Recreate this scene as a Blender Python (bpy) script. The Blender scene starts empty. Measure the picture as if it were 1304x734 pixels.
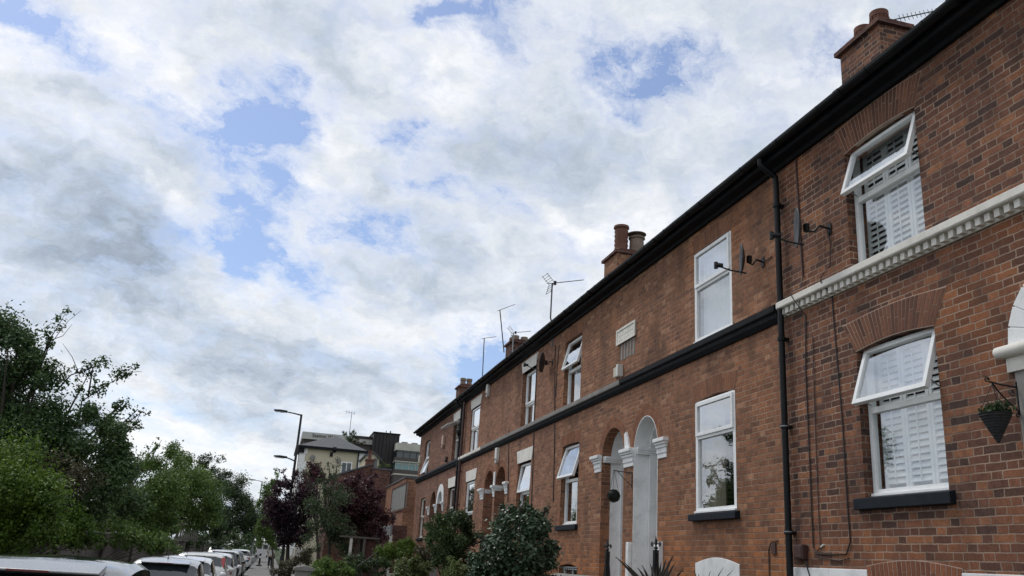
import bpy, bmesh, math, random
import numpy as np
from mathutils import Vector, Matrix
from mathutils.geometry import tessellate_polygon

rnd = random.Random(7)
scene = bpy.context.scene
COL = scene.collection
R = math.radians

# ------------------------------------------------------------------ camera (eye at the origin, street along +Y, facade at X = D)
FPX, CX, CY = 1100.0, 652.0, 367.0
_y, _p, _r = R(13.98198605), R(17.71088082), R(-3.62089529)
_f = Vector((math.sin(_y)*math.cos(_p), math.cos(_y)*math.cos(_p), math.sin(_p)))
_rt = Vector((math.cos(_y), -math.sin(_y), 0))
_dn = _f.cross(_rt)
_rt2 = math.cos(_r)*_rt + math.sin(_r)*_dn
_dn2 = -math.sin(_r)*_rt + math.cos(_r)*_dn
cam = bpy.data.cameras.new('camera')
cam.sensor_width = 36.0
cam.lens = FPX/1304*36.0
cam.clip_start, cam.clip_end = 0.1, 5000
co = bpy.data.objects.new('camera', cam)
COL.objects.link(co)
M = Matrix((( _rt2.x, -_dn2.x, -_f.x, 0), (_rt2.y, -_dn2.y, -_f.y, 0), (_rt2.z, -_dn2.z, -_f.z, 0), (0, 0, 0, 1)))
co.matrix_world = M
scene.camera = co

def ray(x, y):
    return ((x-CX)/FPX*_rt2 + (y-CY)/FPX*_dn2 + _f)
def atY(x, y, Y):
    v = ray(x, y); return v*(Y/v.y)
def atX(x, y, X):
    v = ray(x, y); return v*(X/v.x)

D = 6.2            # facade plane
GZ = -1.75         # pavement level under the eye
def gz(Y):         # the street climbs very slightly
    return GZ + 0.003*max(Y, 0)

# ------------------------------------------------------------------ node helper
class NT:
    def __init__(s, tree): s.t = tree; s.n = tree.nodes; s.l = tree.links
    def new(s, typ, **kw):
        n = s.n.new(typ)
        for k, v in kw.items(): setattr(n, k, v)
        return n
    def put(s, sock, v):
        if isinstance(v, bpy.types.NodeSocket): s.l.new(v, sock)
        elif v is not None:
            if sock.type == 'RGBA' and len(v) == 3: v = (*v, 1)
            sock.default_value = v
    def m(s, op, a, b=None, c=None, clamp=False):
        n = s.new('ShaderNodeMath', operation=op, use_clamp=clamp)
        for i, v in enumerate((a, b, c)):
            if v is not None: s.put(n.inputs[i], v)
        return n.outputs[0]
    def v(s, op, a, b=None, scale=None):
        n = s.new('ShaderNodeVectorMath', operation=op)
        s.put(n.inputs[0], a)
        if b is not None: s.put(n.inputs[1], b)
        if scale is not None: s.put(n.inputs[3], scale)
        return n.outputs['Value'] if op in ('LENGTH', 'DISTANCE', 'DOT_PRODUCT') else n.outputs[0]
    def mix(s, fac, a, b, blend='MIX'):
        n = s.new('ShaderNodeMix', data_type='RGBA', blend_type=blend)
        s.put(n.inputs[0], fac); s.put(n.inputs[6], a); s.put(n.inputs[7], b)
        return n.outputs[2]
    def noise(s, vec, scale, detail=4, rough=.55, dist=0.0, out=0, dim='3D'):
        n = s.new('ShaderNodeTexNoise', noise_dimensions=dim)
        if vec is not None: s.put(n.inputs['Vector'], vec)
        s.put(n.inputs['Scale'], scale); s.put(n.inputs['Detail'], detail); s.put(n.inputs['Roughness'], rough); s.put(n.inputs['Distortion'], dist)
        return n.outputs[out]
    def rng(s, v, a, b, c=0.0, d=1.0, smooth=True):
        n = s.new('ShaderNodeMapRange', interpolation_type='SMOOTHSTEP' if smooth else 'LINEAR')
        for i, x in enumerate((v, a, b, c, d)): s.put(n.inputs[i], x)
        return n.outputs[0]
    def ramp(s, fac, stops, interp='LINEAR'):
        n = s.new('ShaderNodeValToRGB')
        cr = n.color_ramp; cr.interpolation = interp
        while len(cr.elements) < len(stops): cr.elements.new(0.5)
        for e, (p, c) in zip(cr.elements, stops): e.position = p; e.color = (*c, 1)
        s.put(n.inputs[0], fac)
        return n.outputs[0]
    def comb(s, x, y, z=0.0):
        n = s.new('ShaderNodeCombineXYZ')
        for i, v in enumerate((x, y, z)): s.put(n.inputs[i], v)
        return n.outputs[0]
    def sep(s, v):
        n = s.new('ShaderNodeSeparateXYZ'); s.put(n.inputs[0], v); return n.outputs

def material(name):
    m = bpy.data.materials.new(name); m.use_nodes = True
    t = NT(m.node_tree); b = m.node_tree.nodes['Principled BSDF']
    return m, t, b
def setp(t, b, **kw):
    names = dict(col='Base Color', rough='Roughness', metal='Metallic', spec='Specular IOR Level', normal='Normal', coat='Coat Weight', coat_r='Coat Roughness', alpha='Alpha', trans='Transmission Weight', sub='Subsurface Weight')
    for k, v in kw.items(): t.put(b.inputs[names[k]], v)
def bump(t, h, strength=.4, dist=.01, normal=None):
    n = t.new('ShaderNodeBump'); t.put(n.inputs['Strength'], strength); t.put(n.inputs['Distance'], dist); t.put(n.inputs['Height'], h)
    return n.outputs[0]

def pos(t): return t.new('ShaderNodeNewGeometry').outputs['Position']

def painted(name, col, rough=.5, var=.12, scale=3.0, spec=.4, dirt=.0, dirtcol=(.05, .045, .04), bumps=.15, metal=0.0):
    """paint, plastic, stone: a colour with uneven tone, fine grain and some dirt"""
    m, t, b = material(name)
    p = pos(t)
    n1 = t.noise(p, scale, 5, .6); n2 = t.noise(p, scale*14, 3, .6)
    k = t.m('ADD', t.m('MULTIPLY', n1, .7), t.m('MULTIPLY', n2, .3))
    f = t.rng(k, .3, .7, 1-var, 1+var)
    c = t.v('SCALE', (col[0], col[1], col[2]), scale=f)
    if dirt:
        d = t.m('MULTIPLY', t.rng(t.noise(p, scale*1.7, 6, .7), .48, .75), dirt)
        c = t.mix(d, c, dirtcol)
    setp(t, b, col=c, rough=t.rng(n2, .2, .8, max(rough-.1, .02), min(rough+.12, 1)), spec=spec, metal=metal, normal=bump(t, n2, bumps, .004))
    return m

def plain(name, col, rough=.5, metal=0.0, spec=.5, coat=0.0):
    m, t, b = material(name)
    n = t.noise(pos(t), 6, 3)
    setp(t, b, col=t.v('SCALE', col, scale=t.rng(n, .3, .7, .92, 1.08)), rough=rough, metal=metal, spec=spec, coat=coat)
    return m

def brick(name, stops, mortar, P=.375, ch=.078, joint=.0075, stain=.3, stain_col=(.05, .03, .024), patch=(.36, .13, .05), patch_amt=.35, low=0.0):
    m, t, b = material(name)
    g = t.new('ShaderNodeNewGeometry')
    px, py, pz = t.sep(g.outputs['Position'])
    nx, ny, nz = t.sep(g.outputs['True Normal'])
    sy = t.m('GREATER_THAN', t.m('ABSOLUTE', ny), .6)
    u0 = t.m('ADD', t.m('MULTIPLY', py, t.m('SUBTRACT', 1.0, sy)), t.m('MULTIPLY', px, sy))
    wob = t.noise(g.outputs['Position'], 9, 2, out=1)
    wx, wy, wz = t.sep(wob)
    u = t.m('ADD', u0, t.m('MULTIPLY', t.m('SUBTRACT', wx, .5), .026))
    v = t.m('ADD', pz, t.m('MULTIPLY', t.m('SUBTRACT', wy, .5), .018))
    vr = t.m('DIVIDE', t.m('ADD', v, 20.0), ch)
    row = t.m('FLOOR', vr); fv = t.m('FRACT', vr)
    par = t.m('MODULO', row, 2.0)
    up = t.m('ADD', t.m('ADD', t.m('DIVIDE', u, P), 40.0), t.m('MULTIPLY', par, .5))
    cell = t.m('FLOOR', up); fu = t.m('FRACT', up)
    hd = t.m('GREATER_THAN', fu, .667)
    dU = t.m('MULTIPLY', t.m('MINIMUM', t.m('MINIMUM', fu, t.m('ABSOLUTE', t.m('SUBTRACT', fu, .667))), t.m('SUBTRACT', 1.0, fu)), P)
    dV = t.m('MULTIPLY', t.m('MINIMUM', fv, t.m('SUBTRACT', 1.0, fv)), ch)
    dd = t.m('MINIMUM', dU, dV)
    rough_edge = t.m('MULTIPLY', t.m('SUBTRACT', t.noise(g.outputs['Position'], 60, 3, .65), .5), .010)
    face = t.rng(t.m('ADD', dd, rough_edge), joint*.55, joint*.55+.0045)
    wn = t.new('ShaderNodeTexWhiteNoise', noise_dimensions='3D')
    t.put(wn.inputs['Vector'], t.comb(cell, row, hd))
    base = t.ramp(wn.outputs['Value'], stops)
    grain = t.noise(g.outputs['Position'], 55, 4, .7)
    blot = t.noise(g.outputs['Position'], 14, 3, .6)
    base = t.v('SCALE', base, scale=t.rng(grain, .25, .75, .72, 1.28))
    base = t.v('SCALE', base, scale=t.rng(blot, .3, .7, .82, 1.18))
    big = t.noise(g.outputs['Position'], .55, 5, .62)
    pk = t.m('MULTIPLY', t.rng(big, .52, .72), patch_amt)
    if low:      # a lower band rebuilt in brighter orange bricks
        lowz = t.rng(t.m('ADD', pz, t.m('MULTIPLY', t.m('SUBTRACT', t.noise(g.outputs['Position'], .9, 4, .6), .5), 2.6)), -.2, 1.3, 1.0, 0.0)
        pk = t.m('MAXIMUM', pk, t.m('MULTIPLY', t.m('MULTIPLY', lowz, low), t.rng(wn.outputs['Value'], 0, 1, .45, 1.0)))
    base = t.mix(pk, base, t.v('SCALE', patch, scale=t.m('MULTIPLY', t.rng(grain, .25, .75, .7, 1.3), t.rng(wn.outputs['Value'], 0, 1, .75, 1.2))))
    mort = t.v('SCALE', mortar, scale=t.rng(t.noise(g.outputs['Position'], 2.2, 4, .65), .3, .72, .5, 1.2))
    c = t.mix(face, mort, base)
    st = t.m('MULTIPLY', t.rng(t.noise(t.v('MULTIPLY', g.outputs['Position'], (1.0, 1.0, .45)), 1.1, 6, .65), .46, .74), stain)
    c = t.mix(st, c, stain_col)
    gp = g.outputs['Position']
    streak = t.m('MULTIPLY', t.rng(t.noise(t.v('MULTIPLY', gp, (4.5, 4.5, .35)), 1.0, 5, .7), .54, .76), t.rng(t.noise(gp, .45, 3, .5), .42, .62))
    c = t.mix(t.m('MULTIPLY', streak, stain*.9), c, (.045, .032, .028))
    pale = t.m('MULTIPLY', t.rng(t.noise(t.v('MULTIPLY', g.outputs['Position'], (1.6, 1.6, .5)), .8, 7, .7), .60, .78), .22)
    c = t.mix(pale, c, (.36, .30, .26))
    h = t.m('ADD', face, t.m('MULTIPLY', grain, .35))
    setp(t, b, col=c, rough=.88, spec=.25, normal=bump(t, h, .7, .006))
    return m

def voussoir_mat(name, stops):
    m, t, b = material(name)
    g = t.new('ShaderNodeNewGeometry')
    c = t.ramp(g.outputs['Random Per Island'], stops)
    n = t.noise(g.outputs['Position'], 45, 4, .7)
    c = t.v('SCALE', c, scale=t.rng(n, .25, .75, .75, 1.25))
    setp(t, b, col=c, rough=.88, spec=.25, normal=bump(t, n, .5, .005))
    return m

def leaf_mat(name, stops, rough=.5, spec=.4, trans=.32):
    m, t, b = material(name)
    g = t.new('ShaderNodeNewGeometry')
    big = t.noise(g.outputs['Position'], .7, 3, .6)
    k = t.m('ADD', t.m('MULTIPLY', g.outputs['Random Per Island'], .62), t.m('MULTIPLY', t.rng(big, .3, .7), .38), clamp=True)
    c = t.ramp(k, stops)
    setp(t, b, col=c, rough=rough, spec=spec)
    tr = t.new('ShaderNodeBsdfTranslucent'); t.put(tr.inputs[0], t.v('SCALE', c, scale=1.1))
    mx = t.new('ShaderNodeMixShader'); mx.inputs[0].default_value = trans
    t.l.new(b.outputs[0], mx.inputs[1]); t.l.new(tr.outputs[0], mx.inputs[2])
    t.l.new(mx.outputs[0], m.node_tree.nodes['Material Output'].inputs[0])
    return m

def glass_mat(name, tint=(.88, .91, .91), refl=.27):
    """thin window pane: mirror-like by Fresnel, otherwise clear with a slight tint"""
    m, t, b = material(name)
    out = m.node_tree.nodes['Material Output']
    nz = t.noise(pos(t), 1.6, 2, .5)
    nrm = bump(t, nz, .10, .02)
    gl = t.new('ShaderNodeBsdfGlossy'); gl.inputs['Roughness'].default_value = .015; t.put(gl.inputs['Color'], (.95, .97, 1)); t.put(gl.inputs['Normal'], nrm)
    tp = t.new('ShaderNodeBsdfTransparent'); t.put(tp.inputs[0], tint)
    g = t.new('ShaderNodeNewGeometry')
    c = t.m('ABSOLUTE', t.v('DOT_PRODUCT', g.outputs['Incoming'], g.outputs['Normal']))
    fac = t.m('MULTIPLY_ADD', t.m('POWER', t.m('SUBTRACT', 1.0, c, clamp=True), 3.2), .8, refl, clamp=True)
    mx = t.new('ShaderNodeMixShader'); t.put(mx.inputs[0], fac)
    t.l.new(tp.outputs[0], mx.inputs[1]); t.l.new(gl.outputs[0], mx.inputs[2])
    t.l.new(mx.outputs[0], out.inputs[0]); m.node_tree.nodes.remove(b)
    return m

# ------------------------------------------------------------------ mesh helpers
def box(bm, x0, x1, y0, y1, z0, z1, mat=0):
    vs = [bm.verts.new((x, y, z)) for x in (x0, x1) for y in (y0, y1) for z in (z0, z1)]
    for f in ((0, 1, 3, 2), (4, 6, 7, 5), (0, 4, 5, 1), (2, 3, 7, 6), (0, 2, 6, 4), (1, 5, 7, 3)):
        bm.faces.new([vs[i] for i in f]).material_index = mat
    return vs
def prism(bm, pts, ax, a0, a1, mat=0):
    """polygon pts (2D) extruded along axis ax from a0 to a1; pts are the other two axes in order"""
    def mk(p, a):
        if ax == 'x': return (a, p[0], p[1])
        if ax == 'y': return (p[0], a, p[1])
        return (p[0], p[1], a)
    A = [bm.verts.new(mk(p, a0)) for p in pts]; B = [bm.verts.new(mk(p, a1)) for p in pts]
    n = len(pts)
    for f in [A[::-1], B] + [[A[i], A[(i+1) % n], B[(i+1) % n], B[i]] for i in range(n)]:
        bm.faces.new(f).material_index = mat
def tube(bm, pts, r, sides=8, caps=True, mat=0):
    pts = [Vector(p) for p in pts]
    rs = r if isinstance(r, (list, tuple)) else [r]*len(pts)
    rings = []
    ref = None
    for i, p in enumerate(pts):
        d = (pts[min(i+1, len(pts)-1)]-pts[max(i-1, 0)])
        if d.length < 1e-9: d = Vector((0, 0, 1))
        d.normalize()
        if ref is None or abs(ref.dot(d)) > .95: ref = Vector((0, 0, 1)) if abs(d.z) < .9 else Vector((1, 0, 0))
        a = d.cross(ref).normalized(); b2 = d.cross(a)
        rings.append([bm.verts.new(p+rs[i]*(math.cos(2*math.pi*k/sides)*a+math.sin(2*math.pi*k/sides)*b2)) for k in range(sides)])
    for A, B in zip(rings, rings[1:]):
        for k in range(sides):
            bm.faces.new((A[k], A[(k+1) % sides], B[(k+1) % sides], B[k])).material_index = mat
    if caps:
        bm.faces.new(rings[0][::-1]).material_index = mat; bm.faces.new(rings[-1]).material_index = mat
def lathe(bm, prof, c, axis='z', sides=24, mat=0):
    """prof: (radius, height) list; closed at the ends when the radius is tiny"""
    rings = []
    for r_, h in prof:
        ring = []
        for k in range(sides):
            a = 2*math.pi*k/sides
            p = (r_*math.cos(a), r_*math.sin(a), h)
            if axis == 'x': p = (p[2], p[0], p[1])
            elif axis == 'y': p = (p[0], p[2], p[1])
            ring.append(bm.verts.new((c[0]+p[0], c[1]+p[1], c[2]+p[2])))
        rings.append(ring)
    for A, B in zip(rings, rings[1:]):
        for k in range(sides): bm.faces.new((A[k], A[(k+1) % sides], B[(k+1) % sides], B[k])).material_index = mat
    bm.faces.new(rings[0][::-1]); bm.faces.new(rings[-1])

ROOTLOC = {}
def thing(name, label, cat, loc, group=None, kind=None):
    o = bpy.data.objects.new(name, None); COL.objects.link(o)
    o.empty_display_size = .2; o.location = loc
    o['label'] = label; o['category'] = cat
    if group: o['group'] = group
    ROOTLOC[o.name] = Vector(loc)
    return o
def link(name, me, parent=None, label=None, cat=None, group=None, kind=None, origin=None):
    o = bpy.data.objects.new(name, me); COL.objects.link(o)
    if parent is not None:
        o.parent = parent
        r = ROOTLOC.get(parent.name)
        if r is None:
            r = ROOTLOC[parent.parent.name]
        me.transform(Matrix.Translation(-r))
    elif origin is not None:
        me.transform(Matrix.Translation(-Vector(origin))); o.location = origin
    if label: o['label'] = label
    if cat: o['category'] = cat
    if group: o['group'] = group
    if kind: o['kind'] = kind
    return o
def obj(name, bm, mats, parent=None, smooth=False, bevel=0, **kw):
    me = bpy.data.meshes.new(name)
    bmesh.ops.recalc_face_normals(bm, faces=bm.faces)
    if bevel:
        bmesh.ops.bevel(bm, geom=[e for e in bm.edges if len(e.link_faces) == 2 and e.calc_face_angle(0) > .6], offset=bevel, segments=2, affect='EDGES', profile=.6, clamp_overlap=True)
    bm.to_mesh(me); bm.free()
    for m in (mats if isinstance(mats, (list, tuple)) else [mats]): me.materials.append(m)
    if smooth:
        me.polygons.foreach_set('use_smooth', [True]*len(me.polygons))
        me.set_sharp_from_angle(angle=R(38))
    return link(name, me, parent, **kw)
def B(): return bmesh.new()
# ------------------------------------------------------------------ materials
BR_A = brick('brick_dark_red', [(0, (.062, .040, .035)), (.18, (.11, .056, .042)), (.5, (.170, .076, .049)), (.85, (.21, .092, .056)), (1, (.29, .13, .068))], (.35, .25, .19), joint=.0075, patch=(.32, .118, .046), patch_amt=.5, stain=.45, low=.4)
BR_B = brick('brick_orange_brown', [(0, (.155, .077, .05)), (.12, (.215, .101, .060)), (.55, (.262, .120, .068)), (.88, (.305, .142, .078)), (1, (.39, .215, .13))], (.34, .235, .17), joint=.006, patch=(.38, .138, .045), patch_amt=.55, stain=.6, low=.75)
BR_C = brick('brick_warm_red', [(0, (.175, .088, .06)), (.2, (.235, .111, .07)), (.6, (.275, .128, .078)), (1, (.36, .185, .115))], (.34, .23, .165), joint=.006, patch=(.36, .138, .058), patch_amt=.4, stain=.45, low=.4)
BR_E = brick('brick_brown_red', [(0, (.13, .068, .05)), (.2, (.185, .09, .062)), (.6, (.225, .107, .07)), (1, (.30, .155, .10))], (.27, .185, .14), joint=.006, patch=(.28, .11, .052), patch_amt=.4, stain=.5, low=.3)
BR_D = brick('brick_dull_red', [(0, (.07, .036, .031)), (.5, (.12, .055, .043)), (1, (.17, .08, .058))], (.17, .12, .10), joint=.007, patch_amt=.2, stain=.4)
BR_W = brick('brick_sooty_garden', [(0, (.07, .06, .056)), (.5, (.11, .092, .085)), (1, (.17, .14, .125))], (.20, .18, .165), joint=.009, patch=(.12, .1, .09), patch_amt=.2, stain=.5)
VO_A = voussoir_mat('arch_brick_red', [(0, (.11, .054, .04)), (.5, (.168, .076, .049)), (1, (.225, .10, .06))])
VO_O = voussoir_mat('arch_brick_orange', [(0, (.16, .065, .042)), (.5, (.225, .088, .05)), (1, (.29, .115, .062))])
VO_B = voussoir_mat('arch_brick_brown', [(0, (.18, .083, .052)), (.5, (.245, .11, .061)), (1, (.31, .14, .076))])
MORT_L = painted('pale_lime_mortar', (.44, .33, .265), .9, .2, 4)
MORT = painted('lime_mortar', (.33, .23, .18), .9, .2, 4)
UPVC = painted('white_window_plastic', (.86, .87, .87), .35, .06, 2.5, dirt=.28, dirtcol=(.42, .40, .36), bumps=.04)
CREAMW = painted('cream_window_paint', (.62, .6, .55), .45, .08, 2.5, dirt=.25, dirtcol=(.3, .27, .23), bumps=.05)
WHITE = painted('white_masonry_paint', (.84, .85, .85), .6, .08, 2.0, dirt=.42, dirtcol=(.30, .29, .27), bumps=.25)
STONEW = painted('painted_stone_cream', (.78, .75, .69), .7, .08, 2.0, dirt=.35, dirtcol=(.20, .18, .15), bumps=.3)
STONEG = painted('weathered_grey_stone', (.25, .24, .225), .85, .2, 3.0, dirt=.5, dirtcol=(.08, .075, .07), bumps=.4)
BLACK = painted('black_gloss_paint', (.006, .0065, .008), .5, .25, 3.0, spec=.25, dirt=.2, dirtcol=(.022, .022, .022), bumps=.1)
BLACKM = painted('black_weathered_paint', (.007, .008, .011), .7, .3, 2.0, spec=.2, dirt=.5, dirtcol=(.034, .03, .028), bumps=.3)
NAVY = painted('dark_slate_paint', (.009, .012, .019), .6, .25, 4.0, spec=.22, dirt=.3, dirtcol=(.04, .04, .04), bumps=.2)
SLATE = painted('roof_slate', (.085, .088, .095), .6, .3, 5.0, dirt=.3, bumps=.5)
CABLE = plain('black_cable', (.018, .016, .016), .5)
BROWNP = painted('brown_pipe_paint', (.07, .035, .03), .5, .2, 4)
GLASS = glass_mat('window_glass')
SGLASS = glass_mat('sash_glass', refl=.42)
CURT = painted('net_curtain_cloth', (.72, .73, .72), .9, .06, 5, bumps=.1)
CURTB = painted('beige_curtain_cloth', (.42, .37, .28), .9, .12, 5, bumps=.1)
SHUT = painted('white_shutter_paint', (.88, .89, .88), .45, .04, 3, bumps=.03)
PLAS = painted('room_plaster', (.22, .21, .20), .9, .05, 2)
DARKR = plain('dark_room', (.06, .06, .06), .9)
TERRA = painted('terracotta', (.15, .066, .047), .85, .2, 5, dirt=.5, bumps=.3)
BUFF = painted('buff_clay', (.21, .155, .12), .85, .2, 5, dirt=.5, bumps=.3)
DISH = painted('grey_dish_paint', (.06, .062, .066), .5, .2, 6, dirt=.3)
ALU = plain('dull_aluminium', (.30, .31, .32), .45, .8)
DALU = plain('weathered_aluminium', (.10, .10, .105), .5, .6)
IRON = painted('black_ironwork', (.012, .013, .014), .45, .2, 8)
ALARM = painted('cream_alarm_plastic', (.55, .5, .38), .4, .06, 8)
ALARMW = painted('white_alarm_plastic', (.70, .69, .65), .4, .06, 8, dirt=.2)
DOORM = painted('dark_door_paint', (.09, .022, .02), .35, .1, 4)
TEALD = painted('grey_door_paint', (.11, .12, .125), .35, .1, 4)
BARK = painted('bark', (.055, .045, .036), .95, .35, 8, bumps=.8)
BARKG = painted('grey_bark', (.09, .078, .065), .95, .3, 8, bumps=.8)
SOIL = painted('soil', (.05, .038, .028), .95, .3, 6, bumps=.6)

# ------------------------------------------------------------------ facade pieces
def arch_pts(yc, hw, zs, rise, n=18, a0=0.0, a1=math.pi):
    """points of a half-ellipse from +y side to -y side over the top"""
    return [(yc+hw*math.cos(a0+(a1-a0)*k/n), zs+rise*math.sin(a0+(a1-a0)*k/n)) for k in range(n+1)]
def seg_pts(y0, y1, z, rise, n=8):
    return [(y1+(y0-y1)*k/n, z+rise*math.sin(math.pi*k/n)) for k in range(n+1)]

def holed_wall(bm, X, t, outer, holes):
    loops = [outer]+holes
    tri = tessellate_polygon([[Vector((p[0], p[1], 0)) for p in lp] for lp in loops])
    flat = [p for lp in loops for p in lp]
    F = [bm.verts.new((X, p[0], p[1])) for p in flat]; K = [bm.verts.new((X+t, p[0], p[1])) for p in flat]
    for a, b, c in tri:
        try: bm.faces.new((F[a], F[b], F[c])); bm.faces.new((K[a], K[c], K[b]))
        except ValueError: pass
    i = 0
    for lp in loops:
        n = len(lp)
        for k in range(n):
            a, b = i+k, i+(k+1) % n
            bm.faces.new((F[a], F[b], K[b], K[a]))
        i += n

def voussoirs(parent, mat, y0, y1, z0, h, spread, rise=0.0, n=15, X=D, name='brick_arch', bedm=None):
    """flat or slightly cambered gauged brick arch: wedge bricks 4 mm proud on a mortar bed"""
    bm = B()
    yc = (y0+y1)/2
    def pt(s, up):
        y = y0+(y1-y0)*s; yt = y+(y-yc)/((y1-y0)/2)*spread
        return (y+(yt-y)*up, z0+rise*math.sin(math.pi*s)+h*up)
    bed = [pt(0, 0)]+[pt(k/8, 0) for k in range(1, 9)]+[pt(k/8, 1) for k in range(8, -1, -1)]
    prism(bm, bed, 'x', X-.0025, X+.05, 1)
    for k in range(n):
        s0, s1 = (k+.10)/n, (k+.90)/n
        q_ = rnd.uniform(.3, .7)
        splits = ((.03, .97),) if (k % 2 == 0) else ((.03, q_-.012), (q_+.012, .97))
        for u0, u1 in splits:
            prism(bm, [pt(s0, u0), pt(s1, u0), pt(s1, u1), pt(s0, u1)], 'x', X-.0065, X+.04, 0)
    return obj(name, bm, [mat, bedm or MORT], parent)

def ring_voussoirs(parent, mat, yc, hw, zs, rise, th, n=23, X=D, rings=2, name='brick_arch', bedmat=None):
    bm = B()
    bed = arch_pts(yc, hw+.002, zs, rise+.002, 24)+arch_pts(yc, hw+th, zs, rise+th, 24)[::-1]
    prism_strip(bm, bed, X-.0025, X+.05, 1)
    for q in range(rings):
        r0, r1 = th*q/rings+.006, th*(q+1)/rings-.004
        nn = n+q*4
        for k in range(nn):
            a0, a1 = math.pi*(k+.05)/nn, math.pi*(k+.95)/nn
            p = lambda a, r_: (yc+(hw+r_)*math.cos(a), zs+(rise+r_)*math.sin(a))
            prism(bm, [p(a0, r0), p(a1, r0), p(a1, r1), p(a0, r1)], 'x', X-.0065, X+.04, 0)
    return obj(name, bm, [mat, bedmat or MORT], parent)
def prism_strip(bm, bed, x0, x1, mat):
    """arch-shaped band given as inner points followed by reversed outer points"""
    n = len(bed)//2
    F = [bm.verts.new((x0, *p)) for p in bed]; K = [bm.verts.new((x1, *p)) for p in bed]
    for k in range(n-1):
        a, b, c, d = k, k+1, 2*n-2-k, 2*n-1-k
        for quad in ((F[a], F[b], F[c], F[d]), (K[d], K[c], K[b], K[a]), (F[a], K[a], K[b], F[b]), (F[d], F[c], K[c], K[d])):
            bm.faces.new(quad).material_index = mat
    for a, d in ((0, 2*n-1), (n-1, n)):
        bm.faces.new((F[a], F[d], K[d], K[a])).material_index = mat

def bar_ring(bm, X0, X1, y0, y1, z0, z1, w, wb=None):
    wb = wb or w
    box(bm, X0, X1, y0, y0+w, z0, z1); box(bm, X0, X1, y1-w, y1, z0, z1)
    box(bm, X0+.001, X1-.001, y0+w, y1-w, z1-w, z1); box(bm, X0+.001, X1-.001, y0+w, y1-w, z0, z0+wb)

def make_shutter(parent, X, y0, y1, z0, z1, panels=3, tilt=57):
    bm = B()
    pw = (y1-y0)/panels
    for k in range(panels):
        a, b = y0+k*pw+.004, y0+(k+1)*pw-.004
        bar_ring(bm, X, X+.028, a, b, z0, z1, .045, .07)
        n = int((z1-z0-.16)/.072)
        for j in range(n):
            zc = z0+.1+(z1-z0-.17)*(j+.5)/n
            ca, sa = math.cos(R(tilt)), math.sin(R(tilt))
            h, th = .034, .004
            q = [(X+.014-h*ca-th*sa, zc-h*sa+th*ca), (X+.014+h*ca-th*sa, zc+h*sa+th*ca), (X+.014+h*ca+th*sa, zc+h*sa-th*ca), (X+.014-h*ca+th*sa, zc-h*sa-th*ca)]
            prism(bm, q, 'y', a+.047, b-.047)
        box(bm, X-.012, X-.002, (a+b)/2-.006, (a+b)/2+.006, z0+.1, z1-.08)
    return obj('shutter', bm, SHUT, parent)
def make_curtain(parent, X, y0, y1, z0, z1, mat, amp=.025, waves=9, name='curtain'):
    bm = B()
    n = waves*6; cols = []
    for k in range(n+1):
        s = k/n; y = y0+(y1-y0)*s
        x = X+amp*math.sin(2*math.pi*waves*s+.6*math.sin(7*s))
        cols.append([bm.verts.new((x+.006*math.sin(9*s), y, z0)), bm.verts.new((x*.6+X*.4, y, z1))])
    for a, b in zip(cols, cols[1:]): bm.faces.new((a[0], b[0], b[1], a[1]))
    return obj(name, bm, mat, parent, smooth=True)

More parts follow.
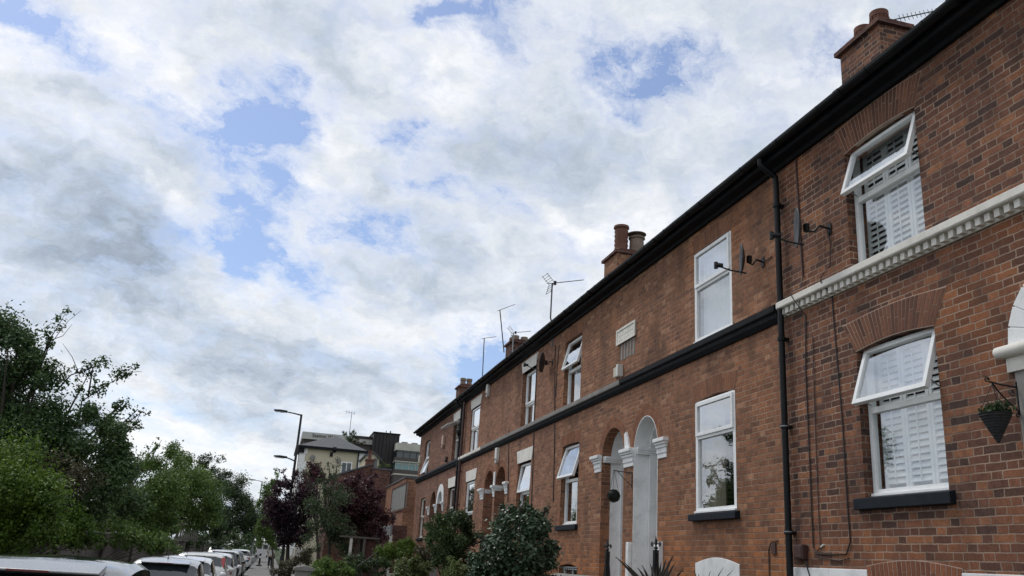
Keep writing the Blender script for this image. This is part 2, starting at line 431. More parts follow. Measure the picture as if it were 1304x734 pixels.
def window(house, y0, y1, z0, z1, depth=.1, top=.66, opened=None, bottom_open=None, inside=(), frame=None, fw=.055, label=None, transom=True, lower_mull=False, low=False):
    """upvc casement: outer frame, transom, fixed lower pane, top-hung upper sash (opened = degrees)"""
    frame = frame or UPVC
    X = D+depth
    bm = B()
    bar_ring(bm, X, X+.07, y0, y1, z0, z1, fw, .075)
    zt = z0+top if low else z1-top
    if transom: box(bm, X-.002, X+.068, y0+fw, y1-fw, zt-.035, zt+.035)
    if lower_mull: box(bm, X+.002, X+.06, y0+(y1-y0)*lower_mull-.015, y0+(y1-y0)*lower_mull+.015, z0+.075, zt-.035)
    box(bm, X-.035, X+.001, y0-.0, y1+.0, z0-.001, z0+.03)          # drip sill of the frame
    w = obj('window', bm, frame, house, label=label, bevel=.006)
    def pane(name, X, ya, yb, za, zb):
        bm = B(); bm.faces.new([bm.verts.new(p) for p in ((X, ya, za), (X, yb, za), (X, yb, zb), (X, ya, zb))])
        return obj(name, bm, GLASS, w)
    if low: pane('pane', X+.035, y0+fw, y1-fw, zt+.035, z1-fw)
    else: pane('pane', X+.035, y0+fw, y1-fw, z0+.075, (zt-.035) if transom else z1-fw)
    if transom:
        ya, yb, za, zb = y0+fw*.55, y1-fw*.55, (z0+.04 if low else zt+.012), (zt-.012 if low else z1-fw*.4)
        bm = B(); bar_ring(bm, X-.028, X+.03, ya, yb, za, zb, .055)
        s = obj('opening_sash', bm, frame, w, bevel=.006)
        bm = B(); bm.faces.new([bm.verts.new(p) for p in ((X, ya+.055, za+.055), (X, yb-.055, za+.055), (X, yb-.055, zb-.055), (X, ya+.055, zb-.055))])
        g = obj('sash_pane', bm, SGLASS, w)
        if opened:
            r = ROOTLOC[house.name]
            piv = Vector((X, 0, zb))-r
            rot = Matrix.Translation(piv) @ Matrix.Rotation(R(opened), 4, 'Y') @ Matrix.Translation(-piv)
            s.data.transform(rot); g.data.transform(rot)
            for yy in (ya+.02, yb-.02):
                bm = B()
                p = Vector((X+.02, yy, zt+.06)); q = rot @ (Vector((X, yy, za+.12))-r) + r
                tube(bm, [p, (p+q)/2+Vector((0, 0, -.02)), q], .007, 6)
                obj('stay', bm, ALU, w)
    for it in inside:
        if it == 'shutter': make_shutter(w, X+.13, y0+.03, y1-.03, z0+.03, z1-.03)
        elif it == 'net': make_curtain(w, X+.15, y0+.02, y1-.02, z0+.0, z1-.02, CURT)
        elif it == 'net_far': make_curtain(w, X+.15, y0+(y1-y0)*.42, y1-.02, z0, z1-.02, CURT, waves=6)
        elif it == 'net_near': make_curtain(w, X+.15, y0+.02, y0+(y1-y0)*.62, z0, z1-.02, CURT, waves=6)
        elif it == 'beige_far': make_curtain(w, X+.17, y0+(y1-y0)*.5, y1-.02, z0-.05, z1-.02, CURTB, waves=6, amp=.035)
        elif it == 'beige_near': make_curtain(w, X+.17, y0+.02, y0+(y1-y0)*.18, z0-.05, z1-.02, CURTB, waves=3, amp=.035)
        elif it == 'pampas':
            bm = B()
            for k in range(26):
                a = rnd.uniform(0, 6.28); s = rnd.uniform(.02, .13)
                p0 = Vector((X+.26, y0+.33, z0+.03)); p1 = p0+Vector((s*math.cos(a)*.5, s*math.sin(a), rnd.uniform(.14, .26)))
                tube(bm, [p0, (p0+p1)/2, p1], [.004, .012, .004], 5)
            obj('dried_flowers', bm, CURTB, w)
    return w

def sill(parent_window, y0, y1, z, mat=None, h=.115, proud=.07, over=.12):
    bm = B()
    prism(bm, [(D-proud, z-h), (D+.12, z-h), (D+.12, z+.004), (D+.02, z), (D-proud, z-.02)], 'y', y0-over+.04, y1+over)
    return obj('sill', bm, mat or NAVY, parent_window, bevel=.008)

def lintel(house, y0, y1, z, h=.34, sp=.13, mat=None):
    bm = B()
    prism(bm, [(y0-.04, z), (y1+.04, z), (y1+.04+sp, z+h), (y0-.04-sp, z+h)], 'x', D-.012, D+.09)
    return obj('lintel', bm, mat or STONEW, house, bevel=.006)

def impost(parent, y0, y1, mat, z=2.2, over0=.09, over1=.09, name='impost', deep=.3):
    bm = B()
    for (p, o, za, zb) in ((.105, 1.0, z-.065, z), (.075, .7, z-.105, z-.065), (.05, .35, z-.16, z-.105), (.032, .1, z-.25, z-.16), (.018, -.05, z-.33, z-.25)):
        box(bm, D-p, D+deep, y0-over0*o, y1+over1*o, za+.0005, zb)
    return obj(name, bm, mat, parent, bevel=.01)

def lining(parent, yc, hw, zs, rise, zb, x0, x1, th, mat, name='door_lining'):
    """white plastered reveal: jambs and arch soffit as one shell"""
    bm = B()
    def path(o):
        return [(yc+hw-o, zb)]+[(yc+(hw-o)*math.cos(math.pi*k/24), zs+(rise-o)*math.sin(math.pi*k/24)) for k in range(25)]+[(yc-hw+o, zb)]
    A, C_ = path(-.002), path(th)
    rows = []
    for lp, X in ((A, x0), (C_, x0), (C_, x1), (A, x1)):
        rows.append([bm.verts.new((X, *p)) for p in lp])
    for r0, r1 in zip(rows, rows[1:]+rows[:1]):
        for k in range(len(A)-1): bm.faces.new((r0[k], r0[k+1], r1[k+1], r1[k]))
    for k in (0, -1): bm.faces.new([r_[k] for r_ in rows])
    return obj(name, bm, mat, parent)

def door(house, yc, hw, zs, rise, zb, X, mat, fan=True):
    """panelled front door with a glazed fanlight, deep inside the arch"""
    bm = B(); box(bm, X, X+.05, yc-hw, yc+hw, zb, 1.75)
    for ya, yb in ((yc-hw+.12, yc-.06), (yc+.06, yc+hw-.12)):
        for za, zb2 in ((zb+.18, zb+.75), (zb+.92, 1.55)):
            bar_ring(bm, X-.012, X+.001, ya, yb, za, zb2, .03)
    d = obj('door', bm, mat, house, bevel=.004)
    bm = B(); tube(bm, [(X-.07, yc-hw+.12, .75), (X+.01, yc-hw+.12, .75)], .025, 10); obj('handle', bm, ALU, d)
    bm = B(); box(bm, X-.012, X+.002, yc-.13, yc+.13, zb+.79, zb+.85); obj('letter_plate', bm, ALU, d)
    bm = B()
    box(bm, X-.02, X+.06, yc-hw, yc+hw, 1.752, 1.83)
    prism_strip(bm, arch_pts(yc, hw-.05, zs, rise-.05, 20)+arch_pts(yc, hw, zs, rise, 20)[::-1], X, X+.05, 0)
    box(bm, X, X+.05, yc-hw, yc-hw+.05, 1.83, zs); box(bm, X, X+.05, yc+hw-.05, yc+hw, 1.83, zs)
    f = obj('fanlight', bm, UPVC, house)
    bm = B(); bm.faces.new([bm.verts.new((X+.025, *p)) for p in [(yc+hw-.05, 1.83)]+arch_pts(yc, hw-.05, zs, rise-.05, 20)+[(yc-hw+.05, 1.83)]])
    obj('pane', bm, GLASS, f)

def eave(house, y0, y1, end=0.0, gutmat=None):
    """black boxed eaves: soffit, stepped fascia and half-round gutter"""
    bm = B()
    prism(bm, [(D+.02, 5.485), (D-.05, 5.485), (D-.075, 5.53), (D-.19, 5.545), (D-.21, 5.56), (D-.21, 5.70), (D+.02, 5.70)], 'y', y0, y1+end)
    f = obj('fascia', bm, BLACKM, house)
    bm = B()
    xs, zc, r_ = D-.285, 5.685, .068
    def gprof(ro, ri, dz=0.0):
        q = [(xs+ro*math.cos(a), zc+dz+ro*math.sin(a)) for a in [math.pi+math.pi*k/8 for k in range(9)]]
        return q+[(xs+ri*math.cos(a), zc+dz+.004+ri*math.sin(a)) for a in [2*math.pi-math.pi*k/8 for k in range(9)]]
    ye = y1+end*1.05; n = max(2, round((ye-y0)/1.75)); z_ = 0.0; rows = []
    for k in range(n*2+1):
        y = y0+(ye-y0)*k/(n*2); dz = 0 if k in (0, n*2) else rnd.uniform(-.012, .006)
        rows.append([bm.verts.new((p[0], y, p[1])) for p in gprof(r_, r_-.008, dz)])
        if k % 2 == 0 and 0 < k < n*2: prism(bm, gprof(r_+.011, r_-.002, dz), 'y', y-.05, y+.05)
        prism(bm, gprof(r_+.006, r_-.001, dz), 'y', y+.4, y+.43) if k < n*2 else None
    for A, C_ in zip(rows, rows[1:]):
        m_ = len(A)
        for j in range(m_): bm.faces.new((A[j], A[(j+1) % m_], C_[(j+1) % m_], C_[j]))
    bm.faces.new(rows[0][::-1]); bm.faces.new(rows[-1])
    obj('gutter', bm, gutmat or BLACK, house)

def roof(house, y0, y1, end=0.0):
    bm = B()
    xe, ze, xr, zr, xb = D-.25, 5.70, 8.6, 6.85, 11.2
    prism(bm, [(xe, ze), (xr, zr), (xb, ze), (xb, ze+.06), (xr, zr+.09), (xe-.03, ze+.055)], 'y', y0+.001, y1+end)
    r_ = obj('roof', bm, SLATE, house)
    bm = B(); tube(bm, [(xr, y0, zr+.09), (xr, y1+end, zr+.09)], .09, 8); obj('ridge_tiles', bm, TERRA, r_)

def belt(house, y0, y1, top=STONEG, low=BLACKM, white=None):
    bm = B()
    prism(bm, [(D-.01, 3.425), (D-.11, 3.425), (D-.12, 3.445), (D-.12, 3.525), (D-.02, 3.555), (D+.08, 3.555), (D+.08, 3.425)], 'y', y0, y1)
    b_ = obj('belt_course', bm, top, house, bevel=.004)
    bm = B()
    prism(bm, [(D-.03, 3.30), (D-.075, 3.36), (D-.085, 3.423), (D+.05, 3.423), (D+.05, 3.30)], 'y', y0, y1)
    obj('moulding', bm, low, b_)

ROOMX = 10.8
def shell(house, y0, y1, mat):
    bm = B()
    box(bm, ROOMX, ROOMX+.25, y0+.005, y1-.005, -1.3, 5.69)
    for y in (y0+.004, y1-.064): box(bm, D+.345, ROOMX-.003, y, y+.06, -1.3, 5.69)
    obj('rear_wall', bm, mat, house)
    bm = B()
    for za, zb in ((-.5, -.32), (3.1, 3.28), (5.3, 5.4)): box(bm, D+.35, ROOMX-.005, y0+.07, y1-.07, za, zb)
    box(bm, 8.6, 8.7, y0+.07, y1-.07, -.31, 3.09); box(bm, 8.6, 8.7, y0+.07, y1-.07, 3.29, 5.29)
    obj('room_lining', bm, PLAS, house)

def house(label, y0, y1, wallmat, wins, arches, zbot=-1.3):
    h = thing('terraced_house', label, 'house', (D, (y0+y1)/2, zbot), 'houses of the brick terrace')
    bm = B()
    holes = []
    for (a, b, c, d, rise) in wins:
        holes.append([(a, c), (b, c)]+(seg_pts(a, b, d, rise) if rise else [(b, d), (a, d)]))
    for (yc, hw, zs, rise, zb) in arches:
        holes.append([(yc-hw, zb), (yc+hw, zb)]+arch_pts(yc, hw, zs, rise, 20))
    holed_wall(bm, D, .34, [(y0, zbot), (y1, zbot), (y1, 5.50), (y0, 5.50)], holes)
    obj('wall', bm, wallmat, h)
    shell(h, y0, y1, wallmat)
    roof(h, y0, y1, .28 if y1 > 40 else 0); eave(h, y0, y1, .3 if y1 > 40 else 0)
    return h

def steps(house, ya, yb, ztop=-.3, n=4, X=D):
    bm = B()
    for k in range(n):
        box(bm, X-.95-.28*k, X-.95-.28*(k-1) if k else X-.001, ya, yb, -1.32, ztop-.17*k)
    obj('door_step', bm, STONEG, house, bevel=.008)

def reveal_band(house, y, X1, mat, z=2.17):
    """the impost moulding carried back along the far jamb of a doorway"""
    bm = B()
    for p, za, zb in ((.022, z-.05, z), (.010, z-.085, z-.05), (.0, z-.12, z-.085)):
        box(bm, D+.02, X1, y-p-.02, y+.001, za+.0005, zb)
    return obj('impost_return', bm, mat, house, bevel=.008)
# ------------------------------------------------------------------ the terrace
# ---- house A: nearest, dark brick, white dentil cornice
hA = house('nearest dark red brick house with white dentil cornice and white shutters', -1.5, 9.86, BR_A,
           [(7.10, 8.36, 3.555, 5.06, .06), (7.10, 8.36, .905, 2.56, .05)], [(5.52, .43, 2.12, .45, -.3)])
w = window(hA, 7.11, 8.35, 3.56, 5.10, .10, .66, 18, inside=('shutter',), fw=.06)
w = window(hA, 7.11, 8.35, .94, 2.60, .10, .72, 18, inside=('shutter',), fw=.06)
sill(w, 7.10, 8.36, .93, h=.135)
voussoirs(hA, VO_A, 7.10, 8.36, 5.065, .37, .16, .05, 24, bedm=MORT_L)
voussoirs(hA, VO_A, 7.10, 8.36, 2.56, .36, .22, .05, 26, bedm=MORT_L)
# cornice
bm = B()
prism(bm, [(D-.02, 3.435), (D-.12, 3.435), (D-.13, 3.45), (D-.13, 3.525), (D-.03, 3.552), (D+.08, 3.552), (D+.08, 3.435)], 'y', -1.5, 9.80)
cA = obj('belt_course', bm, STONEW, hA, label='white painted cornice above a row of dentils', bevel=.006)
bm = B()
y = 9.77
while y > 3.2:
    box(bm, D-.085, D+.02, y-.066, y, 3.352, 3.434); y -= .118
box(bm, D-.02, D+.03, -1.5, 9.80, 3.34, 3.4345)
obj('dentil', bm, STONEW, cA, kind='stuff', bevel=.004)
# basement: whitened stones either side of an orange segmental brick arch
for a, b in ((8.40, 9.80), (5.95, 7.03)):
    bm = B(); box(bm, D-.012, D+.05, a, b, -.55, .175); obj('basement_band', bm, WHITE, hA, bevel=.008)
voussoirs(hA, VO_O, 7.05, 8.38, -.05, .265, .03, .065, 20, bedm=MORT_L)
# doorway at the frame's edge
bm = B()
nb = 11
bed = arch_pts(5.52, .432, 2.12, .45, 24)+arch_pts(5.52, .665, 2.12, .69, 24)[::-1]
prism_strip(bm, bed, D-.008, D+.05, 0)
for k in range(nb):
    a0, a1 = math.pi*(k+.03)/nb, math.pi*(k+.97)/nb
    p = lambda a, o: (5.52+(.432+o)*math.cos(a), 2.12+(.45+o)*math.sin(a))
    prism(bm, [p(a0, .0), p(a1, .0), p(a1, .244), p(a0, .244)], 'x', D-.02, D+.04, 0)
obj('brick_arch', bm, WHITE, hA, label='white painted brick arch over the doorway', bevel=.006)
lining(hA, 5.52, .43, 2.12, .45, -.3, D+.002, D+.6, .015, WHITE)
bm = B()
lathe(bm, [(.0, 0), (.055, 0), (.055, .43), (.0, .43)], (D-.06, 5.85, 2.085), 'y', 16)
box(bm, D-.06, D+.05, 5.85, 6.27, 2.032, 2.138)
box(bm, D-.035, D+.03, 5.95, 6.22, 1.90, 2.031)
obj('impost', bm, STONEW, hA, smooth=True, bevel=.004)
bm = B(); box(bm, D-.012, D+.03, 5.945, 6.16, -.5, 1.898); obj('door_pilaster', bm, STONEG, hA)
door(hA, 5.52, .43, 2.12, .45, -.3, D+.62, DOORM)
steps(hA, 4.7, 6.3)
# ---- house B
hB = house('brown brick house with flush white casements, black belt course and white arched porch', 9.86, 15.12, BR_B,
           [(11.19, 12.42, 3.56, 5.10, .03), (11.16, 12.41, .90, 2.60, .05)], [(14.35, .52, 2.10, .58, -.3)])
w = window(hB, 11.19, 12.42, 3.56, 5.11, .0, .63, inside=('net',), fw=.07)
w = window(hB, 11.16, 12.41, .905, 2.61, .0, .56, inside=('beige_far', 'pampas'), fw=.075)
sill(w, 11.16, 12.41, .905, h=.115, proud=.08)
voussoirs(hB, VO_B, 11.19, 12.42, 5.105, .27, .10, .03, 19)
voussoirs(hB, VO_B, 11.16, 12.41, 2.61, .28, .10, .05, 19)
belt(hB, 9.87, 15.42, BLACKM, BLACKM)
bm = B()
prism(bm, [(11.11, -.35), (12.42, -.35), (12.42, .185)]+[(12.42-1.31*k/10, .185+.085*math.sin(math.pi*k/10)) for k in range(1, 10)]+[(11.11, .185)], 'x', D-.014, D+.05)
obj('basement_arch', bm, WHITE, hB, label='white painted segmental basement arch', bevel=.008)
lining(hB, 14.35, .52, 2.10, .58, -.3, D-.006, D+.27, .012, WHITE, 'door_surround')
lining(hB, 14.35, .515, 2.10, .575, -.3, D+.272, D+.95, .085, WHITE)
reveal_band(hB, 14.86, D+.27, WHITE)
reveal_band(hB, 14.79, D+.9, WHITE)
door(hB, 14.35, .43, 2.10, .49, -.3, D+.97, TEALD)
ring_voussoirs(hB, VO_B, 14.35, .523, 2.10, .583, .21, 25)
impost(hB, 13.46, 13.82, WHITE, 2.19, .06, .02)
impost(hB, 14.89, 15.35, WHITE, 2.17, .02, .05)
bm = B(); prism(bm, [(14.96, 2.18), (15.26, 2.18), (15.30, 2.46), (15.22, 2.5), (15.12, 2.36), (15.05, 2.2)], 'x', D-.035, D+.05); obj('spandrel_block', bm, WHITE, hB)
for a, b in ((14.90, 15.02), (13.60, 13.80)):
    bm = B(); box(bm, D-.075, D+.03, a, b, -.5, .50); obj('plinth_block', bm, WHITE, hB, bevel=.01)
steps(hB, 13.5, 15.11)
# ---- house C
hC = house('brick house with two tilted open sashes and the arch behind the moss ball', 15.12, 20.03, BR_B,
           [(18.03, 19.24, 3.555, 5.12, .03), (17.95, 19.13, .90, 2.63, .03), (17.82, 19.02, -.7, .03, .05)], [(15.95, .58, 2.10, .57, -.3)])
w = window(hC, 18.04, 19.23, 3.56, 5.13, .10, .72, 14, inside=('net_near',))
w = window(hC, 17.96, 19.12, .905, 2.64, .10, .78, 16, inside=('beige_near',), lower_mull=.28)
sill(w, 17.95, 19.13, .90, h=.12)
voussoirs(hC, VO_B, 18.03, 19.24, 5.125, .27, .1, .03, 19)
voussoirs(hC, VO_B, 17.95, 19.13, 2.635, .27, .1, .03, 19)
belt(hC, 15.42, 20.03)
lining(hC, 15.95, .575, 2.10, .565, -.3, D+.19, D+.38, .03, WHITE, 'door_surround')
lining(hC, 15.95, .56, 2.10, .55, -.3, D+.382, D+.95, .085, WHITE)
reveal_band(hC, 16.525, D+.38, WHITE)
reveal_band(hC, 16.44, D+.9, WHITE)
door(hC, 15.95, .475, 2.10, .465, -.3, D+.97, DOORM)
ring_voussoirs(hC, VO_B, 15.95, .583, 2.10, .573, .21, 27)
impost(hC, 16.55, 16.92, WHITE, 2.2, .02, .08)
bm = B(); bar_ring(bm, D+.09, D+.15, 17.83, 19.01, -.7, .03, .06); box(bm, D+.10, D+.14, 18.40, 18.44, -.64, -.03)
bw = obj('window', bm, UPVC, hC, label='low white basement window behind a black grille')
bm = B(); bm.faces.new([bm.verts.new(p) for p in ((D+.12, 17.89, -.64), (D+.12, 18.95, -.64), (D+.12, 18.95, -.03), (D+.12, 17.89, -.03))]); obj('pane', bm, GLASS, bw)
bm = B()
for k in range(9): tube(bm, [(D-.05, 17.86+k*.14, -.7), (D-.05, 17.86+k*.14, .0)], .008, 6)
for z in (-.5, -.22, .0): tube(bm, [(D-.05, 17.80, z), (D-.05, 19.04, z)], .009, 6)
for y in (17.80, 19.04):
    for z in (-.5, .0): tube(bm, [(D-.05, y, z), (D+.02, y, z)], .009, 6)
obj('grille', bm, IRON, bw)
steps(hC, 15.13, 16.7)
# ---- house D
hD = house('brick house with white keystone lintels behind the big glossy bush, nearer of that pair', 20.03, 25.50, BR_C,
           [(21.68, 22.98, 3.56, 5.10, 0), (21.70, 22.96, .90, 2.60, 0)], [(24.82, .60, 2.12, .57, -.3)])
window(hD, 21.69, 22.97, 3.565, 5.09, .13, .9, inside=('net_far',))
w = window(hD, 21.71, 22.95, .905, 2.59, .11, .78, 7, inside=('beige_near',))
sill(w, 21.70, 22.96, .90)
lintel(hD, 21.68, 22.98, 5.10, .32); lintel(hD, 21.70, 22.96, 2.60, .34)
belt(hD, 20.03, 25.50)
reveal_band(hD, 25.415, D+.5, WHITE)
lining(hD, 24.82, .60, 2.12, .57, -.3, D+.2, D+.9, .03, BR_C)
door(hD, 24.82, .56, 2.12, .53, -.3, D+.7, TEALD)
ring_voussoirs(hD, VO_B, 24.82, .603, 2.12, .573, .2, 25)
impost(hD, 23.93, 24.22, WHITE, 2.2, .08, .0); impost(hD, 25.43, 25.63, WHITE, 2.2, .05, .05)
bm = B(); box(bm, D-.03, D+.3, 25.425, 25.60, 2.205, 2.60); obj('pier_block', bm, WHITE, hD)
steps(hD, 24.2, 25.45)
# ---- house E
hE = house('brick house with white keystone lintels and a pale belt course, nearer to the twin drainpipes', 25.50, 30.80, BR_C,
           [(28.25, 29.62, 3.54, 5.08, 0), (28.25, 29.60, .90, 2.58, 0)], [(26.24, .60, 2.12, .57, -.3)])
window(hE, 28.26, 29.61, 3.55, 5.07, .06, .72, inside=('net',), lower_mull=.4)
w = window(hE, 28.26, 29.59, .905, 2.57, .06, 1.05, inside=('beige_near',)); sill(w, 28.25, 29.60, .90)
lintel(hE, 28.25, 29.62, 5.08, .32, mat=STONEW); lintel(hE, 28.25, 29.60, 2.58, .36)
belt(hE, 25.50, 27.3, STONEG); belt(hE, 27.3, 30.80, STONEW)
reveal_band(hE, 26.835, D+.5, WHITE)
lining(hE, 26.24, .60, 2.12, .57, -.3, D+.2, D+.9, .03, BR_C)
door(hE, 26.24, .56, 2.12, .53, -.3, D+.7, DOORM)
ring_voussoirs(hE, VO_B, 26.24, .603, 2.12, .573, .2, 25)
impost(hE, 26.86, 27.3, WHITE, 2.2, .0, .1)
steps(hE, 25.6, 26.9)
# ---- house F
hF = house('brick house with a white rimmed fan window beside its arched door, beyond the twin drainpipes', 30.80, 35.15, BR_E,
           [(31.50, 32.75, 3.52, 5.06, 0), (31.50, 32.80, .90, 2.58, 0)], [(34.35, .58, 2.12, .52, -.3)])
window(hF, 31.51, 32.74, 3.53, 5.05, .12, .7, 68, inside=('net_near',), frame=CREAMW)
w = window(hF, 31.51, 32.79, .905, 2.57, .12, .75, inside=('net_near',), frame=CREAMW); sill(w, 31.50, 32.80, .90)
lintel(hF, 31.50, 32.75, 5.06, .34); lintel(hF, 31.50, 32.80, 2.58, .36)
belt(hF, 30.80, 35.15, NAVY)
bm = B(); prism_strip(bm, arch_pts(34.35, .50, 2.12, .44, 24)+arch_pts(34.35, .72, 2.12, .72, 24)[::-1], D-.03, D+.2, 0)
obj('fanlight_surround', bm, WHITE, hF)
door(hF, 34.35, .57, 2.12, .51, -.3, D+.22, TEALD)
impost(hF, 33.55, 33.77, WHITE, 2.12, .06, .0); impost(hF, 34.94, 35.36, WHITE, 2.1, .0, .0)
steps(hF, 33.7, 35.1)
# ---- house G
hG = house('end house of the brick terrace, farthest one with a brick arched doorway', 35.15, 40.78, BR_E,
           [(38.0, 39.3, 3.52, 5.0, .05), (37.85, 39.15, .85, 2.50, .04)], [(36.0, .62, 2.08, .58, -.3)])
window(hG, 38.01, 39.29, 3.53, 5.03, .09, .78, 16, inside=('net_far',), low=True)
w = window(hG, 37.86, 39.14, .855, 2.52, .09, .8, inside=('net_near',), frame=CREAMW); sill(w, 37.85, 39.15, .85)
belt(hG, 35.15, 40.78, NAVY)
lining(hG, 36.0, .62, 2.08, .58, -.3, D+.2, D+.9, .03, BR_C)
door(hG, 36.0, .58, 2.08, .54, -.3, D+.6, DOORM)
impost(hG, 36.64, 37.0, WHITE, 2.08, .0, .06)
steps(hG, 35.4, 36.6)
# gable end of the terrace
bm = B(); prism(bm, [(D+.345, -1.3), (ROOMX+.25, -1.3), (ROOMX+.25, 5.69), (8.6, 6.8), (D+.345, 5.7)], 'y', 40.72, 40.775); obj('gable_wall', bm, BR_E, hG)

# ---- drainpipes and cables (parts of the house they are fixed to)
def downpipe(house, Y, mat, zt=5.5, zb=-1.3, r=.042, X=D-.085, swan=True, name='drainpipe'):
    bm = B()
    if swan: tube(bm, [(D-.285, Y+.06, 5.62), (D-.285, Y+.06, 5.54), (D-.19, Y+.03, 5.44), (X, Y+.01, 5.36), (X, Y, 5.2), (X, Y, zb)], r, 10)
    else: tube(bm, [(X, Y, zt), (X, Y, zb)], r, 10)
    o = obj(name, bm, mat, house, smooth=True)
    for z in (4.9, 3.0, 1.85, .55):
        if zb < z < zt:
            bm = B()
            lathe(bm, [(r, 0), (r+.014, .004), (r+.014, .05), (r, .054)], (X, Y, z), 'z', 12)
            box(bm, X+r-.005, D+.02, Y-.045, Y+.045, z+.012, z+.042)
            obj('bracket', bm, mat, o)
    return o
dp = downpipe(hB, 9.755, BLACK)
bm = B()
for z in (1.87, .575): lathe(bm, [(.045, 0), (.059, .003), (.059, .016), (.045, .02)], (D-.085, 9.755, z), 'z', 12)
obj('pipe_collar', bm, ALU, dp)
downpipe(hF, 30.98, BLACK); downpipe(hE, 30.55, BROWNP, swan=False, r=.05)
bm = B(); lathe(bm, [(.03, 0), (.10, .12), (.10, .22), (.0, .22)], (D-.12, 30.98, 4.3), 'z', 10); obj('hopper', bm, BLACK, hF)
def cable(house, pts, r=.007, mat=None, name='cable'):
    bm = B(); tube(bm, [(D-x, y, z) for (x, y, z) in pts], r, 6); return obj(name, bm, mat or CABLE, house, smooth=True)
def fp(x, y):  # pixel on the facade -> (y, z)
    p = atX(x, y, D); return p.y, p.z
def pxcable(house, pix, r=.007, off=.012, **kw):
    return cable(house, [(off, *fp(*p)) for p in pix], r, **kw)
pxcable(hA, [(1014.5, 203), (1016.5, 240), (1020, 300), (1023.5, 352)], .013, mat=BROWNP)
cable(hA, [(.012, *fp(1023.5, 352)), (.05, *fp(1024, 367)), (.14, *fp(1019, 374)), (.145, *fp(1021, 380)), (.1, *fp(1026, 392)), (.012, *fp(1027, 402))], .006)
pxcable(hA, [(1027, 402), (1027, 474), (1031, 560), (1035, 660), (1037, 698), (1043, 706), (1060, 706.5), (1079, 706), (1084, 690), (1080, 640), (1074, 540), (1068, 470), (1062, 400), (1060.5, 376)], .008)
cable(hA, [(.012, *fp(1060.5, 376)), (.14, *fp(1058, 361)), (.145, *fp(1059, 354)), (.03, *fp(1059.5, 340)), (.012, *fp(1058.5, 310)), (.03, *fp(1056, 294))], .008)
pxcable(hA, [(1036, 430), (1040, 560), (1043, 640), (1046, 700)], .006, mat=BROWNP)
pxcable(hA, [(1046, 697), (1042, 701), (1041, 709), (1070, 714.5), (1082, 711)], .006, mat=BROWNP)
pxcable(hA, [(1046.5, 697), (1050, 694)], .012, mat=ALARMW)
pxcable(hA, [(1027, 711), (1030, 725), (1036, 745)], .011)
cable(hB, [(.02, *fp(972, 334)), (.012, *fp(978, 331)), (.012, *fp(984, 327))], .007)
pxcable(hB, [(981, 745), (980, 700), (983, 691), (992, 689)], .007)
pxcable(hC, [(707.5, 440), (707, 480), (706.8, 560), (705, 640)], .011)
pxcable(hC, [(712.5, 440), (710, 468), (708, 505)], .009)
pxcable(hD, [(684.8, 450), (683, 490), (681, 533), (679.5, 580), (677, 650)], .012)
pxcable(hD, [(648.5, 548), (648, 590), (647, 640)], .012)
# small vent covers on B by the party line
bm = B(); p = fp(986.5, 699); box(bm, D-.02, D+.02, p[0]-.045, p[0]+.045, p[1]-.07, p[1]+.07); obj('vent_cover', bm, BROWNP, hB)
# cream plaque with raised frame and a bricked vent under it
bm = B(); p0 = fp(787.7, 422.5); p1 = fp(810.2, 426.7)
box(bm, D-.03, D+.03, p1[0], p0[0], p1[1], p0[1]-.0)
bar_ring(bm, D-.045, D-.029, p1[0]-.02, p0[0]+.02, p1[1]-.02, p0[1]+.01, .045)
for k in range(6):
    for j in range(2):
        ya = p1[0]+.07+k*(p0[0]-p1[0]-.14)/6; za = p1[1]+.05+j*.085
        box(bm, D-.036, D-.029, ya+.012, ya+.1, za, za+.06)
obj('plaque', bm, STONEW, hC, label='cream stone plaque above a patch of pale vent bricks', bevel=.004)
bm = B(); q0 = fp(790, 440); q1 = fp(809, 449)
for k in range(5): box(bm, D-.008, D+.02, q1[0]+.03+k*.15, q1[0]+.12+k*.15, q1[1]-.02, p1[1]-.03)
obj('air_vent', bm, STONEG, hC)

